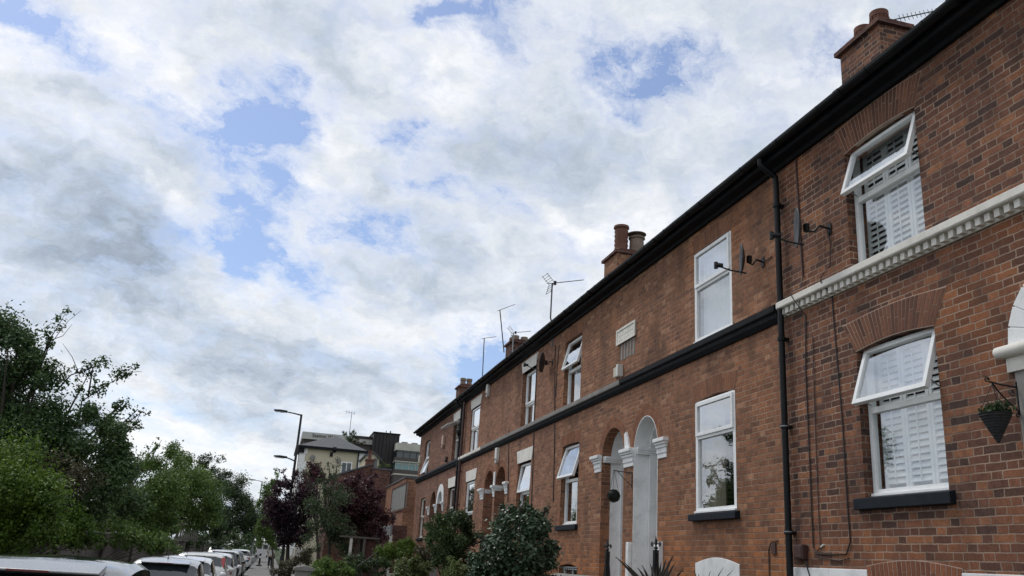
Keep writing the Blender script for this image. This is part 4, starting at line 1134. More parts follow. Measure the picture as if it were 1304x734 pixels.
# right-hand gardens
plant('plum_tree', 'dark purple plum tree standing by the lamp post at the pavement edge', 'tree', (1.0, 48, -1.1),
      [(358, 640, 15), (370, 628, 15), (378, 644, 18), (362, 660, 18), (384, 664, 16), (350, 655, 10), (374, 676, 12), (392, 678, 12), (366, 615, 8), (355, 622, 7), (392, 634, 14), (398, 652, 13), (346, 642, 8), (352, 670, 11), (396, 618, 9), (364, 684, 10), (384, 686, 10)], 48, L_PLUM, .13, 56, 1.0, 4, 'purple plum trees', .12, BARK, limbs=14, sprigs=[([(366, 620), (362, 606), (358, 598)], 3), ([(372, 620), (376, 606), (378, 600)], 3)], fork=.4)
plant('plum_tree', 'wide reddish purple plum tree beside the brick chimney building', 'tree', (4.6, 46, -1.1),
      [(436, 622, 14), (450, 622, 16), (465, 634, 18), (450, 644, 20), (476, 646, 16), (488, 658, 12), (496, 664, 8), (440, 650, 15), (462, 662, 18), (480, 668, 12), (456, 612, 8), (470, 618, 9), (444, 672, 16), (462, 684, 14), (430, 634, 12), (428, 650, 12), (440, 612, 8), (480, 632, 10), (486, 678, 10)], 46, L_RED, .13, 52, 1.2, 4, 'purple plum trees', .12, BARK, limbs=14, sprigs=[([(470, 622), (476, 610), (480, 603)], 3)])
plant('plum_tree', 'purple plum crown peeping over the green tree below the cream building', 'tree', (3.2, 58, -1.1),
      [(385, 612, 9), (395, 606, 10), (404, 604, 10), (412, 612, 10), (398, 620, 12), (390, 630, 12)], 58, L_RED, .14, 50, .8, 4, 'purple plum trees', .1, BARK)
plant('green_tree', 'airy dull green tree between the two purple plum trees', 'tree', (2.9, 43, -1.1),
      [(412, 624, 13), (425, 636, 17), (408, 648, 17), (432, 655, 20), (416, 668, 20), (400, 668, 14), (440, 676, 16), (424, 690, 20), (406, 690, 15), (425, 610, 8), (440, 696, 12), (398, 640, 9)], 43, L_BLUE, .11, 24, 1.2, 3, None, .09, BARK, limbs=16, sprigs=[([(414, 626), (412, 604), (408, 592)], 3), ([(424, 620), (428, 600), (430, 588)], 3), ([(400, 640), (392, 614), (386, 600)], 3), ([(418, 615), (420, 600), (418, 590)], 3)])
plant('young_tree', 'thin light green tree on the far pavement, left of the purple plum', 'tree', (.5, 76, -1.4),
      [(345, 628, 9), (350, 616, 7), (338, 650, 11), (346, 660, 12), (334, 668, 8), (340, 682, 10), (352, 645, 8), (330, 680, 8), (336, 640, 8), (348, 674, 9), (332, 690, 7), (346, 690, 8), (340, 668, 9)], 76, L_MID, .16, 60, 1.0, 4, None, .09, BARKG, sprigs=[([(350, 626), (352, 610), (350, 600)], 3), ([(342, 640), (338, 625), (340, 612)], 3)])
plant('clipped_hedge', 'bright green clipped hedge before the boarded brick porch', 'hedge', (5.0, 38, -1.3),
      [(490, 700, 9), (500, 698, 9), (512, 697, 9), (522, 698, 8), (494, 708, 9), (508, 707, 9), (522, 707, 8), (486, 706, 6)], 38, L_BRIGHT, .07, 60, .7, 5, None, 0)
plant('garden_shrub', 'pale leafed shrub left of the tall dark bush', 'shrub', (4.0, 27, -1.3),
      [(534, 702, 8), (544, 700, 9), (540, 712, 10), (552, 708, 8)], 27, L_OLIVE, .08, 50, .4, 4, 'garden shrubs', 0)
plant('garden_shrub', 'yellow green rounded shrub at the bottom of the picture', 'shrub', (3.3, 24, -1.3),
      [(520, 718, 9), (530, 716, 9), (512, 724, 8), (525, 730, 14), (537, 724, 9), (515, 738, 12), (536, 740, 12)], 24, L_YEL, .07, 60, .5, 5, 'garden shrubs', 0)
plant('garden_shrub', 'low mid green shrub by the stone gate pier', 'shrub', (1.9, 31, -1.3),
      [(405, 722, 8), (418, 718, 9), (430, 722, 9), (412, 730, 12), (428, 734, 12), (442, 730, 9), (400, 738, 12)], 31, L_MID, .09, 55, .6, 5, 'garden shrubs', 0)
plant('garden_shrub', 'dark low shrub behind the sloping handrail', 'shrub', (3.5, 34, -1.3),
      [(445, 716, 7), (458, 714, 8), (470, 716, 8), (482, 718, 8), (465, 724, 8), (452, 728, 8), (492, 718, 7), (480, 728, 8)], 34, L_DEEP, .09, 50, .6, 5, 'garden shrubs', 0)
plant('garden_shrub', 'olive weedy shrub at the foot of the purple plum by the pavement', 'shrub', (1.1, 42, -1.4),
      [(362, 720, 7), (372, 722, 7), (384, 708, 7), (394, 704, 7), (378, 716, 7), (352, 728, 6), (366, 732, 8), (390, 714, 7)], 40, L_OLIVE, .09, 46, .6, 5, 'garden shrubs', 0)
plant('tall_bush', 'tall dark green bush with drooping outline, left of the glossy bush', 'bush', (4.4, 21, -1.3),
      [(552, 672, 12), (568, 662, 12), (584, 664, 13), (598, 670, 11), (560, 684, 16), (582, 684, 18), (600, 688, 12), (570, 702, 18), (590, 706, 16), (558, 706, 12), (575, 722, 16), (598, 726, 14), (548, 690, 8)], 21, L_DEEP, .07, 56, .7, 5, None, 0, limbs=20)
plant('glossy_bush', 'big glossy grey green bush in front of the lower windows', 'bush', (3.7, 14, -1.3),
      [(650, 660, 16), (668, 656, 15), (684, 664, 14), (636, 676, 18), (660, 680, 22), (688, 682, 18), (622, 694, 16), (645, 704, 24), (675, 706, 24), (700, 696, 11), (696, 714, 14), (612, 714, 16), (630, 728, 22), (662, 734, 26), (690, 736, 18), (606, 734, 12), (640, 750, 24), (678, 756, 22)], 14, L_GLOSS, .068, 60, .55, 5, None, 0, limbs=20, shape=1.7,
      sprigs=[([(700, 700), (708, 700), (714, 698)], 2), ([(625, 690), (612, 684), (605, 682)], 3), ([(686, 664), (694, 652), (697, 648)], 3), ([(645, 662), (640, 648), (638, 644)], 3), ([(662, 660), (664, 646), (668, 642)], 3)], flat=.2)
plant('garden_shrub', 'lime green small shrub between the tall bush and the glossy bush', 'shrub', (3.6, 17, -1.3),
      [(580, 724, 10), (592, 728, 10), (570, 732, 10), (585, 740, 14), (600, 738, 10)], 17, L_YEL, .06, 55, .4, 5, 'garden shrubs', 0)
def blades(label, ends, base_px, Y, mat, w=.028, name='spiky_plant'):
    b0 = atY(*base_px, Y)
    t = thing(name, label, 'plant', b0)
    bm = B()
    for (x, y, dy) in ends:
        v = ray(x, y); e = v*((Y+dy)/v.y); s = b0+Vector((rnd.uniform(-.05, .05), rnd.uniform(-.05, .05), 0))
        m_ = s.lerp(e, .5)+Vector((0, 0, .05)); sd = (e-s).cross(Vector((.3, 1, .1))).normalized()
        rows = []
        for k in range(7):
            f_ = k/6; p = s.lerp(m_, f_).lerp(m_.lerp(e, f_), f_)
            ww = w*(1-f_**2.2)*(.5+.5*min(1, f_*4))+.001
            rows.append((bm.verts.new(p-sd*ww), bm.verts.new(p+Vector((0, .012, -.006))), bm.verts.new(p+sd*ww)))
        for a, c in zip(rows, rows[1:]):
            bm.faces.new((a[0], a[1], c[1], c[0])); bm.faces.new((a[1], a[2], c[2], c[1]))
    obj('leaf_blade', bm, mat, t, smooth=True, kind=None)
    return t
L_CORD = leaf_mat('cordyline_leaf', [(0, (.035, .032, .03)), (.5, (.07, .06, .052)), (1, (.11, .10, .08))], trans=.08)
blades('bronze spiky plant with sword leaves in front of the white porch', [(784, 709, -.2), (795, 716, .1), (812, 723, 0), (818, 720, .2), (822, 728, -.1), (836, 722, 0), (848, 712, .1), (858, 706, -.1), (860, 716, .2), (852, 722, .1), (870, 725, 0), (842, 716, 0), (805, 728, .1), (828, 718, .2), (866, 735, 0), (876, 732, -.1)], (836, 770), 10.6, L_CORD)
blades('thin dry stems arching before the white basement arch', [(890, 731, 0), (905, 727, .1), (922, 722, 0), (934, 726, .1), (884, 726, 0), (915, 732, .1)], (895, 772), 9.6, L_OLIVE, .008, 'dry_grass_tuft')
# plants in the hanging basket and moss on the ball
cs = [(HANG[0]+rnd.uniform(-.10, .10), HANG[1]+rnd.uniform(-.10, .10), HANG[2]+rnd.uniform(.0, .07)) for k in range(22)]
tb = [o for o in bpy.data.objects if o.name.startswith('hanging_basket')][0]
leaves('foliage', tb, L_DEEP, cs, np.array([24]*22), [.055]*22, .038)
bm = B()
for k in range(7):
    a = rnd.uniform(0, 6.3); p = Vector(HANG); e = p+Vector((.16*math.cos(a), .16*math.sin(a), rnd.uniform(.0, .05)))
    tube(bm, [p+Vector((0, 0, .02)), p.lerp(e, .6)+Vector((0, 0, .05)), e], .003, 4)
obj('twig', bm, L_OLIVE, tb)
bm = B(); bmesh.ops.create_icosphere(bm, subdivisions=4, radius=.105)
for v in bm.verts: v.co = v.co*(1+.05*math.sin(37*v.co.x+11)*math.sin(41*v.co.z)+rnd.uniform(-.03, .03))+Vector(BALL)
obj('moss_core', bm, L_BALL, BALLT)
dirs = nrng.normal(size=(900, 3)); dirs /= np.linalg.norm(dirs, axis=1)[:, None]
leaves('moss_leaves', BALLT, L_BALL, np.array(BALL)+dirs*.113, np.ones(900, int), [.008]*900, .022)
# ------------------------------------------------------------------ ground
def gsheet(name, x0, x1, zoff, mat, ya=-12, yb=420, nx=1, kind='structure', step=4, zf=None):
    bm = B(); ys = []
    y = ya
    while y < yb: ys.append(y); y += step if y < 150 else 30
    ys.append(yb)
    rows = [[bm.verts.new((x0+(x1-x0)*i/nx, y, gz(y)+zoff)) for i in range(nx+1)] for y in ys]
    for a, b in zip(rows, rows[1:]):
        for i in range(nx): bm.faces.new((a[i], a[i+1], b[i+1], b[i]))
    return obj(name, bm, mat, kind=kind)
def ground_mat(name, c0, c1, scale, grain=40, rough=.9):
    m, t, b = material(name)
    p = pos(t)
    k = t.m('ADD', t.m('MULTIPLY', t.noise(p, scale, 6, .65), .6), t.m('MULTIPLY', t.noise(p, grain, 3, .7), .4))
    setp(t, b, col=t.mix(t.rng(k, .35, .65), c0, c1), rough=rough, spec=.3, normal=bump(t, t.noise(p, grain*2, 3), .4, .01))
    return m
gsheet('ground', -400, 400, -.16, ground_mat('earth_and_grass', (.03, .045, .018), (.06, .075, .03), .3), ya=-200, yb=1500, nx=4, step=30)
gsheet('road', -7.6, -1.3, -.12, ground_mat('asphalt', (.04, .04, .042), (.065, .064, .062), .6), nx=2)
PAV = ground_mat('paving', (.16, .155, .15), (.23, .225, .215), .8)
gsheet('pavement', -1.15, 1.05, .0, PAV, nx=2)
gsheet('far_pavement', -7.7, -6.35, .0, PAV, nx=2)
bm = B(); y = -12.0
rows = []
while y < 200:
    box(bm, -1.30, -1.152, y+.004, y+3.99, gz(y)-.14, gz(y)+.004); box(bm, -6.348, -6.2, y+.004, y+3.99, gz(y)-.14, gz(y)+.004)
    y += 4
obj('kerb', bm, painted('kerb_stone', (.24, .235, .22), .9, .15, 6), kind='structure')
GARD = ground_mat('garden_soil_and_grass', (.035, .05, .018), (.05, .04, .028), .7)
bm = B(); vs = [bm.verts.new(p) for p in ((1.2, -12, -1.32), (12, -12, -1.32), (12, 62, -1.32), (1.2, 62, -1.32))]; bm.faces.new(vs); obj('garden_ground', bm, GARD, kind='structure')
L_GRASS = leaf_mat('grass_blades', [(0, (.03, .055, .015)), (.5, (.055, .09, .025)), (1, (.1, .14, .05))])
n = 14000
P = np.stack([nrng.uniform(1.2, 6.0, n), nrng.uniform(14, 44, n), np.full(n, -1.3)], 1)
V = np.empty((n, 4, 3)); a = nrng.normal(size=(n, 3))*np.array([1, 1, 0]); a /= np.linalg.norm(a, axis=1)[:, None]
hh = nrng.uniform(.08, .3, n)[:, None]; up = np.array([0, 0, 1.])+nrng.normal(size=(n, 3))*.25
V[:, 0] = P-a*.02; V[:, 1] = P+a*.02; V[:, 2] = P+up*hh+a*.004; V[:, 3] = P+up*hh-a*.004
me = quads_mesh('garden_grass', V.reshape(-1, 3)); me.materials.append(L_GRASS)
link('garden_grass', me, label='rough grass in the front gardens', cat='grass', kind='stuff')
# low wall between pavement and gardens
t = thing('front_garden_wall', 'low brick wall along the pavement before the front gardens', 'wall', (1.1, 20, GZ))
bm = B(); box(bm, 1.06, 1.28, -6, 44, GZ-.05, -1.02); obj('brickwork', bm, BR_D, t)
bm = B(); box(bm, 1.02, 1.32, -6, 44, -1.018, -.95); obj('coping', bm, STONEG, t, bevel=.01)
t = thing('gate_pier', 'squat stone gate pier at the pavement edge, low in the gardens', 'gate pier', (1.15, 31, GZ))
bm = B(); box(bm, .92, 1.52, 30.6, 31.2, GZ, -.62); obj('shaft', bm, STONEG, t, bevel=.02)
bm = B(); prism(bm, [(.86, -.618), (1.58, -.618), (1.58, -.52), (1.22, -.44), (.86, -.52)], 'y', 30.54, 31.26); obj('cap', bm, STONEG, t, bevel=.02)
t = thing('rendered_wall', 'pale rendered wall end behind the plum trunk', 'wall', (1.5, 50, GZ))
a, b = atY(374, 695, 51), atY(383, 720, 51)
bm = B(); prism(bm, [(a.x, GZ), (b.x+.15, GZ), (b.x+.1, a.z-.25), (a.x+.1, a.z)], 'y', 50.8, 51.6); obj('render', bm, STONEW, t, bevel=.02)
# ---- street wall on the left
t = thing('street_wall', 'sooty brick garden wall along the far side of the street', 'wall', (-7.9, 40, GZ))
bm = B(); box(bm, -8.0, -7.72, 6, 130, GZ-.3, .22); obj('brickwork', bm, BR_W, t)
bm = B(); box(bm, -8.05, -7.67, 6, 130, .222, .30); obj('coping', bm, STONEG, t, bevel=.01)
bm = B()
for k in range(12): box(bm, -7.72, -7.60, 8+k*9.6, 8.5+k*9.6, GZ-.2, .21)
obj('buttress', bm, BR_W, t)
WOOD = painted('weathered_timber', (.13, .115, .10), .85, .25, 6, bumps=.6)
p = atY(240, 688, 86)
t = thing('timber_crate', 'grey slatted timber crate standing on the left wall under the trees', 'crate', (-7.85, 86, .3))
bm = B()
for k in range(9):
    x = -8.15+k*.19
    prism(bm, [(86+.0, .42), (86.03, .42), (86.35, 2.0), (86.32, 2.0)], 'x', x, x+.11)
for (z, yy) in ((.36, 85.98), (.46, 86.0), (1.95, 86.3)): box(bm, -8.22, -6.45, yy, yy+.08, z, z+.09)
obj('slatted_front', bm, WOOD, t)
bm = B()
for k in range(6): prism(bm, [(86.1+k*.18, .42), (86.2+k*.18, .42), (86.45+k*.14, 2.0), (86.37+k*.14, 2.0)], 'x', -6.52, -6.46)
box(bm, -6.5, -6.44, 86.0, 87.2, .36, .45); box(bm, -8.2, -6.45, 86.0, 87.2, .30, .358)
obj('slatted_side', bm, WOOD, t)
bm = B()
for x in (-8.15, -6.6): box(bm, x, x+.12, 86.1, 86.2, gz(86), .30)
obj('leg', bm, WOOD, t)

# ------------------------------------------------------------------ street lamps
def lamp(label, X, Y, H, arm, low=None, col=IRON):
    z0 = gz(Y)
    t = thing('street_lamp', label, 'street lamp', (X, Y, z0), 'street lamps')
    bm = B(); tube(bm, [(X, Y, z0), (X, Y, z0+1.2), (X, Y, z0+1.21), (X, Y, H)], [.13, .13, .095, .07], 12); obj('pole', bm, col, t, smooth=True)
    def head(z, L, dz=.1):
        bm = B(); tube(bm, [(X, Y, z), (X-L*.5, Y-.1, z+dz*.6), (X-L, Y-.2, z+dz)], [.05, .04, .035], 8); obj('arm', bm, col, t)
        bm = B()
        prism(bm, [(X-L+.12, z+dz-.05), (X-L+.1, z+dz+.06), (X-L-.35, z+dz+.09), (X-L-.72, z+dz+.06), (X-L-.74, z+dz+.0), (X-L-.3, z+dz-.055)], 'y', Y-.36, Y-.06)
        h = obj('lantern', bm, col, t, bevel=.02)
        bm = B(); box(bm, X-L-.65, X-L-.1, Y-.33, Y-.09, z+dz-.075, z+dz-.052); obj('diffuser', bm, GLASS, h)
    head(H-.05, arm)
    if low: head(*low)
    return t
lamp('dark double street lamp post rising behind the purple plum tree', .0146*57, 57, .1462*57, 1.0, (.098*57-.22, .62, .17))
lamp('distant grey street lamp over the far trees', -.0173*112, 112, .0699*112, .9, None, ALU)

# ------------------------------------------------------------------ buildings beyond the terrace
CREAM = painted('cream_render', (.52, .47, .35), .85, .08, .5, dirt=.25, dirtcol=(.3, .27, .2))
PALE = painted('pale_grey_cladding', (.47, .47, .44), .6, .06, .4, dirt=.15, dirtcol=(.25, .25, .24))
OFFC = painted('cream_concrete', (.50, .48, .42), .8, .08, .5, dirt=.2)
BROWNC = painted('brown_cladding', (.085, .072, .065), .7, .1, .6)
DARKC = painted('black_cladding', (.022, .018, .02), .6, .15, .6)
DGL = plain('dark_window_glass', (.03, .045, .05), .08, spec=.8)
TGL = plain('teal_window_glass', (.12, .24, .24), .12, spec=.8)
GY = -1.6
def fr(x, y, Y): v = atY(x, y, Y); return v.x, v.z
# cream hipped building
Y0 = 95
xl, zl = fr(383, 570, Y0); xr_, zr_ = fr(465.6, 571, Y0); ez = (zl+zr_)/2-.1
t = thing('cream_building', 'cream rendered building with a hipped grey slate roof', 'building', ((xl+xr_)/2, Y0+4, GY), 'buildings beyond the terrace')
bm = B(); box(bm, xl, xr_, Y0, Y0+9, GY, ez); w = obj('wall', bm, CREAM, t)
bm = B()
for k in range(14): box(bm, xl-.04, xl+(.55 if k % 2 else .75), Y0-.05, Y0+.5, ez-.8*(k+1)+.02, ez-.8*k)
box(bm, xr_-.62, xr_+.02, Y0-.05, Y0+.4, GY, ez-.02)
obj('quoin', bm, WHITE, t)
bm = B()
ax, az = fr(427, 555, Y0+3.2); o_ = .35
V4 = [bm.verts.new(p) for p in ((xl-o_, Y0-o_, ez), (xr_+o_, Y0-o_, ez), (xr_+o_, Y0+9+o_, ez), (xl-o_, Y0+9+o_, ez))]
T2 = [bm.verts.new(p) for p in ((ax, Y0+3.2, az), (ax, Y0+6.2, az))]
for f in ((V4[0], V4[1], T2[0]), (V4[1], V4[2], T2[1], T2[0]), (V4[2], V4[3], T2[1]), (V4[3], V4[0], T2[0], T2[1]), V4[::-1]): bm.faces.new(f)
obj('roof', bm, SLATE, t)
bm = B(); box(bm, xl-.42, xr_+.42, Y0-.44, Y0-.3, ez-.22, ez+.05); box(bm, xl-.5, xl-.34, Y0-.3, Y0+9, ez-.22, ez+.05); box(bm, xl-.44, xl+.4, Y0-.29, Y0-.001, ez-.7, ez-.24); obj('gutter', bm, BLACKM, t)
x1, z1 = fr(457, 575, Y0); bm = B(); tube(bm, [(x1, Y0-.1, ez-.05), (x1, Y0-.1, GY)], .07, 8); obj('drainpipe', bm, BLACK, t)
xa, za = fr(435, 588, Y0); xb_, zb_ = fr(447, 604, Y0)
bm = B(); bar_ring_y = None
box(bm, xa, xb_, Y0-.03, Y0+.1, zb_, za); wn = obj('window', bm, UPVC, t)
bm = B(); box(bm, xa+.1, (xa+xb_)/2-.04, Y0-.045, Y0-.031, zb_+.1, za-.1); box(bm, (xa+xb_)/2+.04, xb_-.1, Y0-.045, Y0-.031, zb_+.1, za-.1); obj('pane', bm, DGL, wn)
for px, r_ in (((426, 573), .18), ((422, 579), .14)):
    x1, z1 = fr(*px, Y0); bm = B(); box(bm, x1-r_, x1+r_, Y0-.12, Y0+.02, z1-r_*1.6, z1+r_*1.6); obj('vent', bm, BLACKM, t)
for px in ((398, 583), (431, 587)):
    x1, z1 = fr(*px, Y0); bm = B(); lathe(bm, [(.02, -.12), (.28, -.10), (.28, 0), (.02, 0)], (x1, Y0, z1), 'y', 14); obj('wall_plate', bm, STONEG, t)
# big commercial block with sign
Y1 = 128
t = thing('station_block', 'large pale block with dark lettering and a black tower behind the cream building', 'building', (8, Y1, GY), 'buildings beyond the terrace')
xl, zt = fr(385.5, 549.5, Y1); xr2, _ = fr(479, 553, Y1); _, zb2 = fr(386, 558.5, Y1)
bm = B(); box(bm, xl, xr2, Y1, Y1+20, zb2, zt); obj('fascia', bm, PALE, t)
bm = B(); box(bm, xl+.3, xr2, Y1+.5, Y1+19, GY, zb2-.004); obj('wall', bm, BROWNC, t)
bm = B()
x0_ = fr(449, 551, Y1)[0]; box(bm, x0_, xr2+.01, Y1-.06, Y1+.02, zt-.28, zt+.12); obj('flashing', bm, DARKC, t)
bm = B()
for k in range(5):
    xx = fr(462, 560, Y1)[0]+k*.5; box(bm, xx, xx+.03, Y1-.03, Y1+.01, zb2, zt-.3)
obj('cladding_joint', bm, STONEG, t)
xd0, zd = fr(476.5, 551.5, Y1-1.5); xd1, _ = fr(508.6, 560, Y1-1.5)
bm = B(); box(bm, xd0, xd1, Y1-1.5, Y1+16, GY, zd); tw = obj('tower', bm, DARKC, t)
bm = B(); box(bm, xd0-.1, xd1+.1, Y1-1.6, Y1+16.1, zd+.002, zd+.2)
for k in range(7): box(bm, xd0+.3+k*(xd1-xd0-.6)/6, xd0+.36+k*(xd1-xd0-.6)/6, Y1-1.54, Y1-1.49, GY, zd)
obj('parapet', bm, BLACKM, tw)
cu = bpy.data.curves.new('sign_text', 'FONT'); cu.body = 'Station W'; cu.extrude = .03; cu.size = 1.0
try:
    tmp = bpy.data.objects.new('sign_text', cu); COL.objects.link(tmp); bpy.context.view_layer.update()
    me = bpy.data.meshes.new_from_object(tmp.evaluated_get(bpy.context.evaluated_depsgraph_get()))
    bpy.data.objects.remove(tmp)
    ws = max(v.co.x for v in me.vertices)
    xa, zz = fr(397.5, 556.2, Y1); xb3, _ = fr(424, 557, Y1)
    k = (xb3-xa)/ws
    me.transform(Matrix.Translation((xa, Y1-.05, zz-.02)) @ Matrix.Rotation(R(90), 4, 'X') @ Matrix.Scale(k, 4))
    me.materials.clear(); me.materials.append(plain('sign_letters', (.05, .05, .05), .6))
    link('sign_lettering', me, t)
except Exception as e: print('text', e)
# mast on the block
xm, zm = fr(445.7, 551, Y1); _, zm2 = fr(446.3, 524, Y1)
t2 = thing('roof_mast', 'slender whitish mast with cross arms on the far pale block', 'mast', (xm, Y1+1, zt))
bm = B(); tube(bm, [(xm, Y1+1, zt-.1), (xm, Y1+1, zm2)], .05, 6); obj('pole', bm, ALU, t2)
bm = B(); tube(bm, [(xm-.9, Y1+1, zm2+.05), (xm+.5, Y1+1, zm2-.1)], .03, 5)
for k in range(4): tube(bm, [(xm-.8+.4*k, Y1+1, zm2-.3), (xm-.8+.4*k, Y1+1, zm2+.3)], .02, 5)
obj('cross_arm', bm, ALU, t2)
plant('roof_shrub', 'wild shrub sprouting from the roof edge of the far pale block', 'shrub', (fr(445, 560, 112)[0], 112, fr(445, 566, 112)[1]), [(444, 556, 5), (449, 552, 4), (440, 551, 3.5), (446, 560, 3), (452, 555, 3)], 112, L_DEEP, .2, 40, .4, 4, None, 0, limbs=8)
plant('roof_shrub', 'brownish weeds growing along the slate roof ridge of the cream building', 'shrub', (fr(458, 563, 99)[0], 99, fr(458, 565, 99)[1]-.2), [(452, 561, 3), (457, 562, 3), (462, 564, 2.6)], 98, L_OLIVE, .15, 40, .4, 4, None, 0, limbs=5)
# office block at right
Y2 = 124
t = thing('office_block', 'cream and brown office block with two strips of windows', 'building', (20, Y2, GY), 'buildings beyond the terrace')
xa = fr(505, 570, Y2)[0]; xb4 = xa+9
Z = lambda y: fr(515, y, Y2)[1]
def band(nm, ya, yb, mat, dy=0.0, par=t):
    bm = B(); box(bm, xa+(dy), xb4-dy, Y2+dy, Y2+12-dy, Z(yb)+.001, Z(ya)-.001); return obj(nm, bm, mat, par)
band('parapet', 564.5, 573.8, OFFC)
band('spandrel', 583, 587.6, BROWNC); band('sill_band', 587.6, 588.8, OFFC, -.05); band('spandrel', 598.5, 603.8, BROWNC); band('sill_band', 603.8, 605.6, OFFC, -.05)
bm = B(); box(bm, xa, xb4, Y2, Y2+12, GY, Z(605.6)); obj('wall', bm, BROWNC, t)
for (ya, yb, m_) in ((573.8, 583, DGL), (588.8, 598.5, TGL)):
    bm = B(); box(bm, xa+.15, xb4-.15, Y2+.2, Y2+11.8, Z(yb), Z(ya)); wn = obj('window', bm, m_, t)
    bm = B()
    for k in range(10): box(bm, xa+.1+k*.95, xa+.17+k*.95, Y2+.12, Y2+.22, Z(yb), Z(ya))
    box(bm, xa+.1, xb4-.1, Y2+.13, Y2+.21, (Z(ya)+Z(yb))/2+.25, (Z(ya)+Z(yb))/2+.31)
    obj('mullion', bm, DARKC if m_ is DGL else OFFC, wn)
bm = B()
for k in range(2):
    xx = fr(519+k*13, 563, Y2)[0]; box(bm, xx-.35, xx+.45, Y2+3, Y2+4, Z(564.5), Z(564.5)+.55); box(bm, xx-.5, xx-.2, Y2+3, Y2+4, Z(564.5), Z(564.5)+.3)
obj('roof_plant', bm, STONEG, t)
# brick building with chimney pot
Y3 = 61
t = thing('brick_building', 'old red brick building with a terracotta chimney pot beyond the plum tree', 'building', (6.8, Y3+3, GY), 'buildings beyond the terrace')
xa, za = fr(474.5, 597.5, Y3); xb5, _ = fr(498, 597, Y3)
bm = B(); box(bm, xa, xb5, Y3, Y3+6, GY, za); obj('wall', bm, BR_D, t)
bm = B(); box(bm, xa-.05, xb5+.06, Y3-.06, Y3+6.05, za+.002, za+.10); obj('coping', bm, SLATE, t)
xg, zg = fr(446, 601, Y3+.4); xh, zh = fr(475, 592, Y3+.4)
bm = B(); prism(bm, [(xg-1.2, GY), (xh, GY), (xh, zh), (xg, zg), (xg-1.2, zg-.45)], 'y', Y3+.4, Y3+8); obj('gable_wall', bm, BR_D, t)
bm = B(); prism(bm, [(xg-1.3, zg-.5), (xh+.05, zh+.02), (xh+.05, zh+.12), (xg-1.3, zg-.38)], 'y', Y3+.3, Y3+8.1); obj('verge', bm, SLATE, t)
xc, zc = fr(465.5, 592, Y3+2); xc2, zc2 = fr(476.5, 587.5, Y3+2)
bm = B(); box(bm, xc, xc2, Y3+1.6, Y3+2.4, zh-.6, zc2); box(bm, xc-.05, xc2+.05, Y3+1.55, Y3+2.45, zc2+.001, zc2+.09); c_ = obj('chimney', bm, BR_D, t)
bm = B(); lathe(bm, [(.15, 0), (.12, .1), (.11, .5), (.15, .53), (.15, .62), (.08, .62)], ((xc+xc2)/2-.05, Y3+2, zc2+.09), 'z', 12); obj('chimney_pot', bm, TERRA, c_)
# a slice of another cream house behind it
xa, za = fr(474, 579, 84); xb6, zb6 = fr(483.5, 581, 84)
t = thing('cream_gable_house', 'narrow cream house gable squeezed behind the terracotta chimney pot', 'house', (xa+.4, 85, GY))
bm = B(); prism(bm, [(xa-.6, GY), (xb6, GY), (xb6, zb6-.35), (xa+.1, za+.1), (xa-.6, za-.2)], 'y', 84, 90); obj('wall', bm, CREAM, t)
bm = B(); prism(bm, [(xa-.75, za-.26), (xa+.1, za+.12), (xb6+.25, zb6-.45), (xb6+.25, zb6-.32), (xa+.1, za+.28), (xa-.75, za-.1)], 'y', 83.8, 90.1); obj('roof', bm, SLATE, t)
x1, z1 = fr(479, 584, 84); bm = B(); box(bm, x1-.12, x1+.12, 83.9, 84.02, z1-1.3, z1); obj('window', bm, DGL, t)
plant('roof_weeds', 'pale weeds along the top of the old brick building', 'weeds', (fr(490, 594, Y3+5)[0], Y3+5, za), [(484, 593, 3), (490, 592, 3.4), (496, 594, 3)], Y3+5, L_YEL, .1, 36, .3, 4, None, 0, limbs=5)
# brick annex with boarded window and porch
t = thing('brick_annex', 'flat roofed brick annex with a shuttered window against the end of the terrace', 'building', (7.5, 52, GY), 'buildings beyond the terrace')
AX = 7.0
def pX(x, y, X): v = atX(x, y, X); return v.y, v.z
yc, zt3 = pX(517, 609, AX); 
bm = B(); box(bm, AX, AX+6, yc, 59, GY, zt3); obj('wall', bm, BR_C, t)
bm = B(); box(bm, AX-.06, AX+6.05, yc-.06, 59.05, zt3+.002, zt3+.09); obj('coping', bm, SLATE, t)
ya, zb7 = pX(516, 646, AX); yb2, zt7 = pX(501.5, 620, AX)
bm = B()
zlo, zhi = zb7-.05, zt7-.2
for k in range(16): box(bm, AX-.03-(.012 if k % 2 else 0), AX+.05, ya+(yb2-ya)*k/16, ya+(yb2-ya)*(k+1)/16-.004, zlo, zhi)
wn = obj('window_shutter', bm, painted('galvanised_shutter', (.27, .265, .25), .6, .1, 2, metal=.2), t)
bm = B(); bar_ring(bm, AX-.07, AX-.031, ya-.12, yb2+.12, zlo-.1, zhi+.1, .11); obj('frame', bm, BR_D, wn)
yp, zp = pX(500, 669, 6.2); yq, _ = pX(481, 678, 6.2)
bm = B(); box(bm, 6.2, AX-.005, yp+.0, yq, zp-.6, zp); box(bm, 6.2, AX-.005, yp, yp+.25, GY, zp-.602); box(bm, 6.45, AX-.005, yp+.26, yq, GY, zp-.603)
obj('porch', bm, BR_D, t)
bm = B(); box(bm, 6.12, 6.198, yp-.05, yq, zp-.5, zp+.02)
for k in range(9): box(bm, 6.105, 6.119, yp+.1+k*(yq-yp-.2)/9, yp+.13+k*(yq-yp-.2)/9, zp-.47, zp-.02)
obj('porch_fascia', bm, painted('grey_fascia', (.25, .25, .26), .6), t)
bm = B(); box(bm, 6.1, 6.24, yp-.06, yp+.1, GY, zp-.5); obj('porch_post', bm, STONEW, t)
bm = B(); box(bm, 6.40, 6.445, yp+.7, yp+2.6, GY, zp-.75); obj('door', bm, STONEG, t)
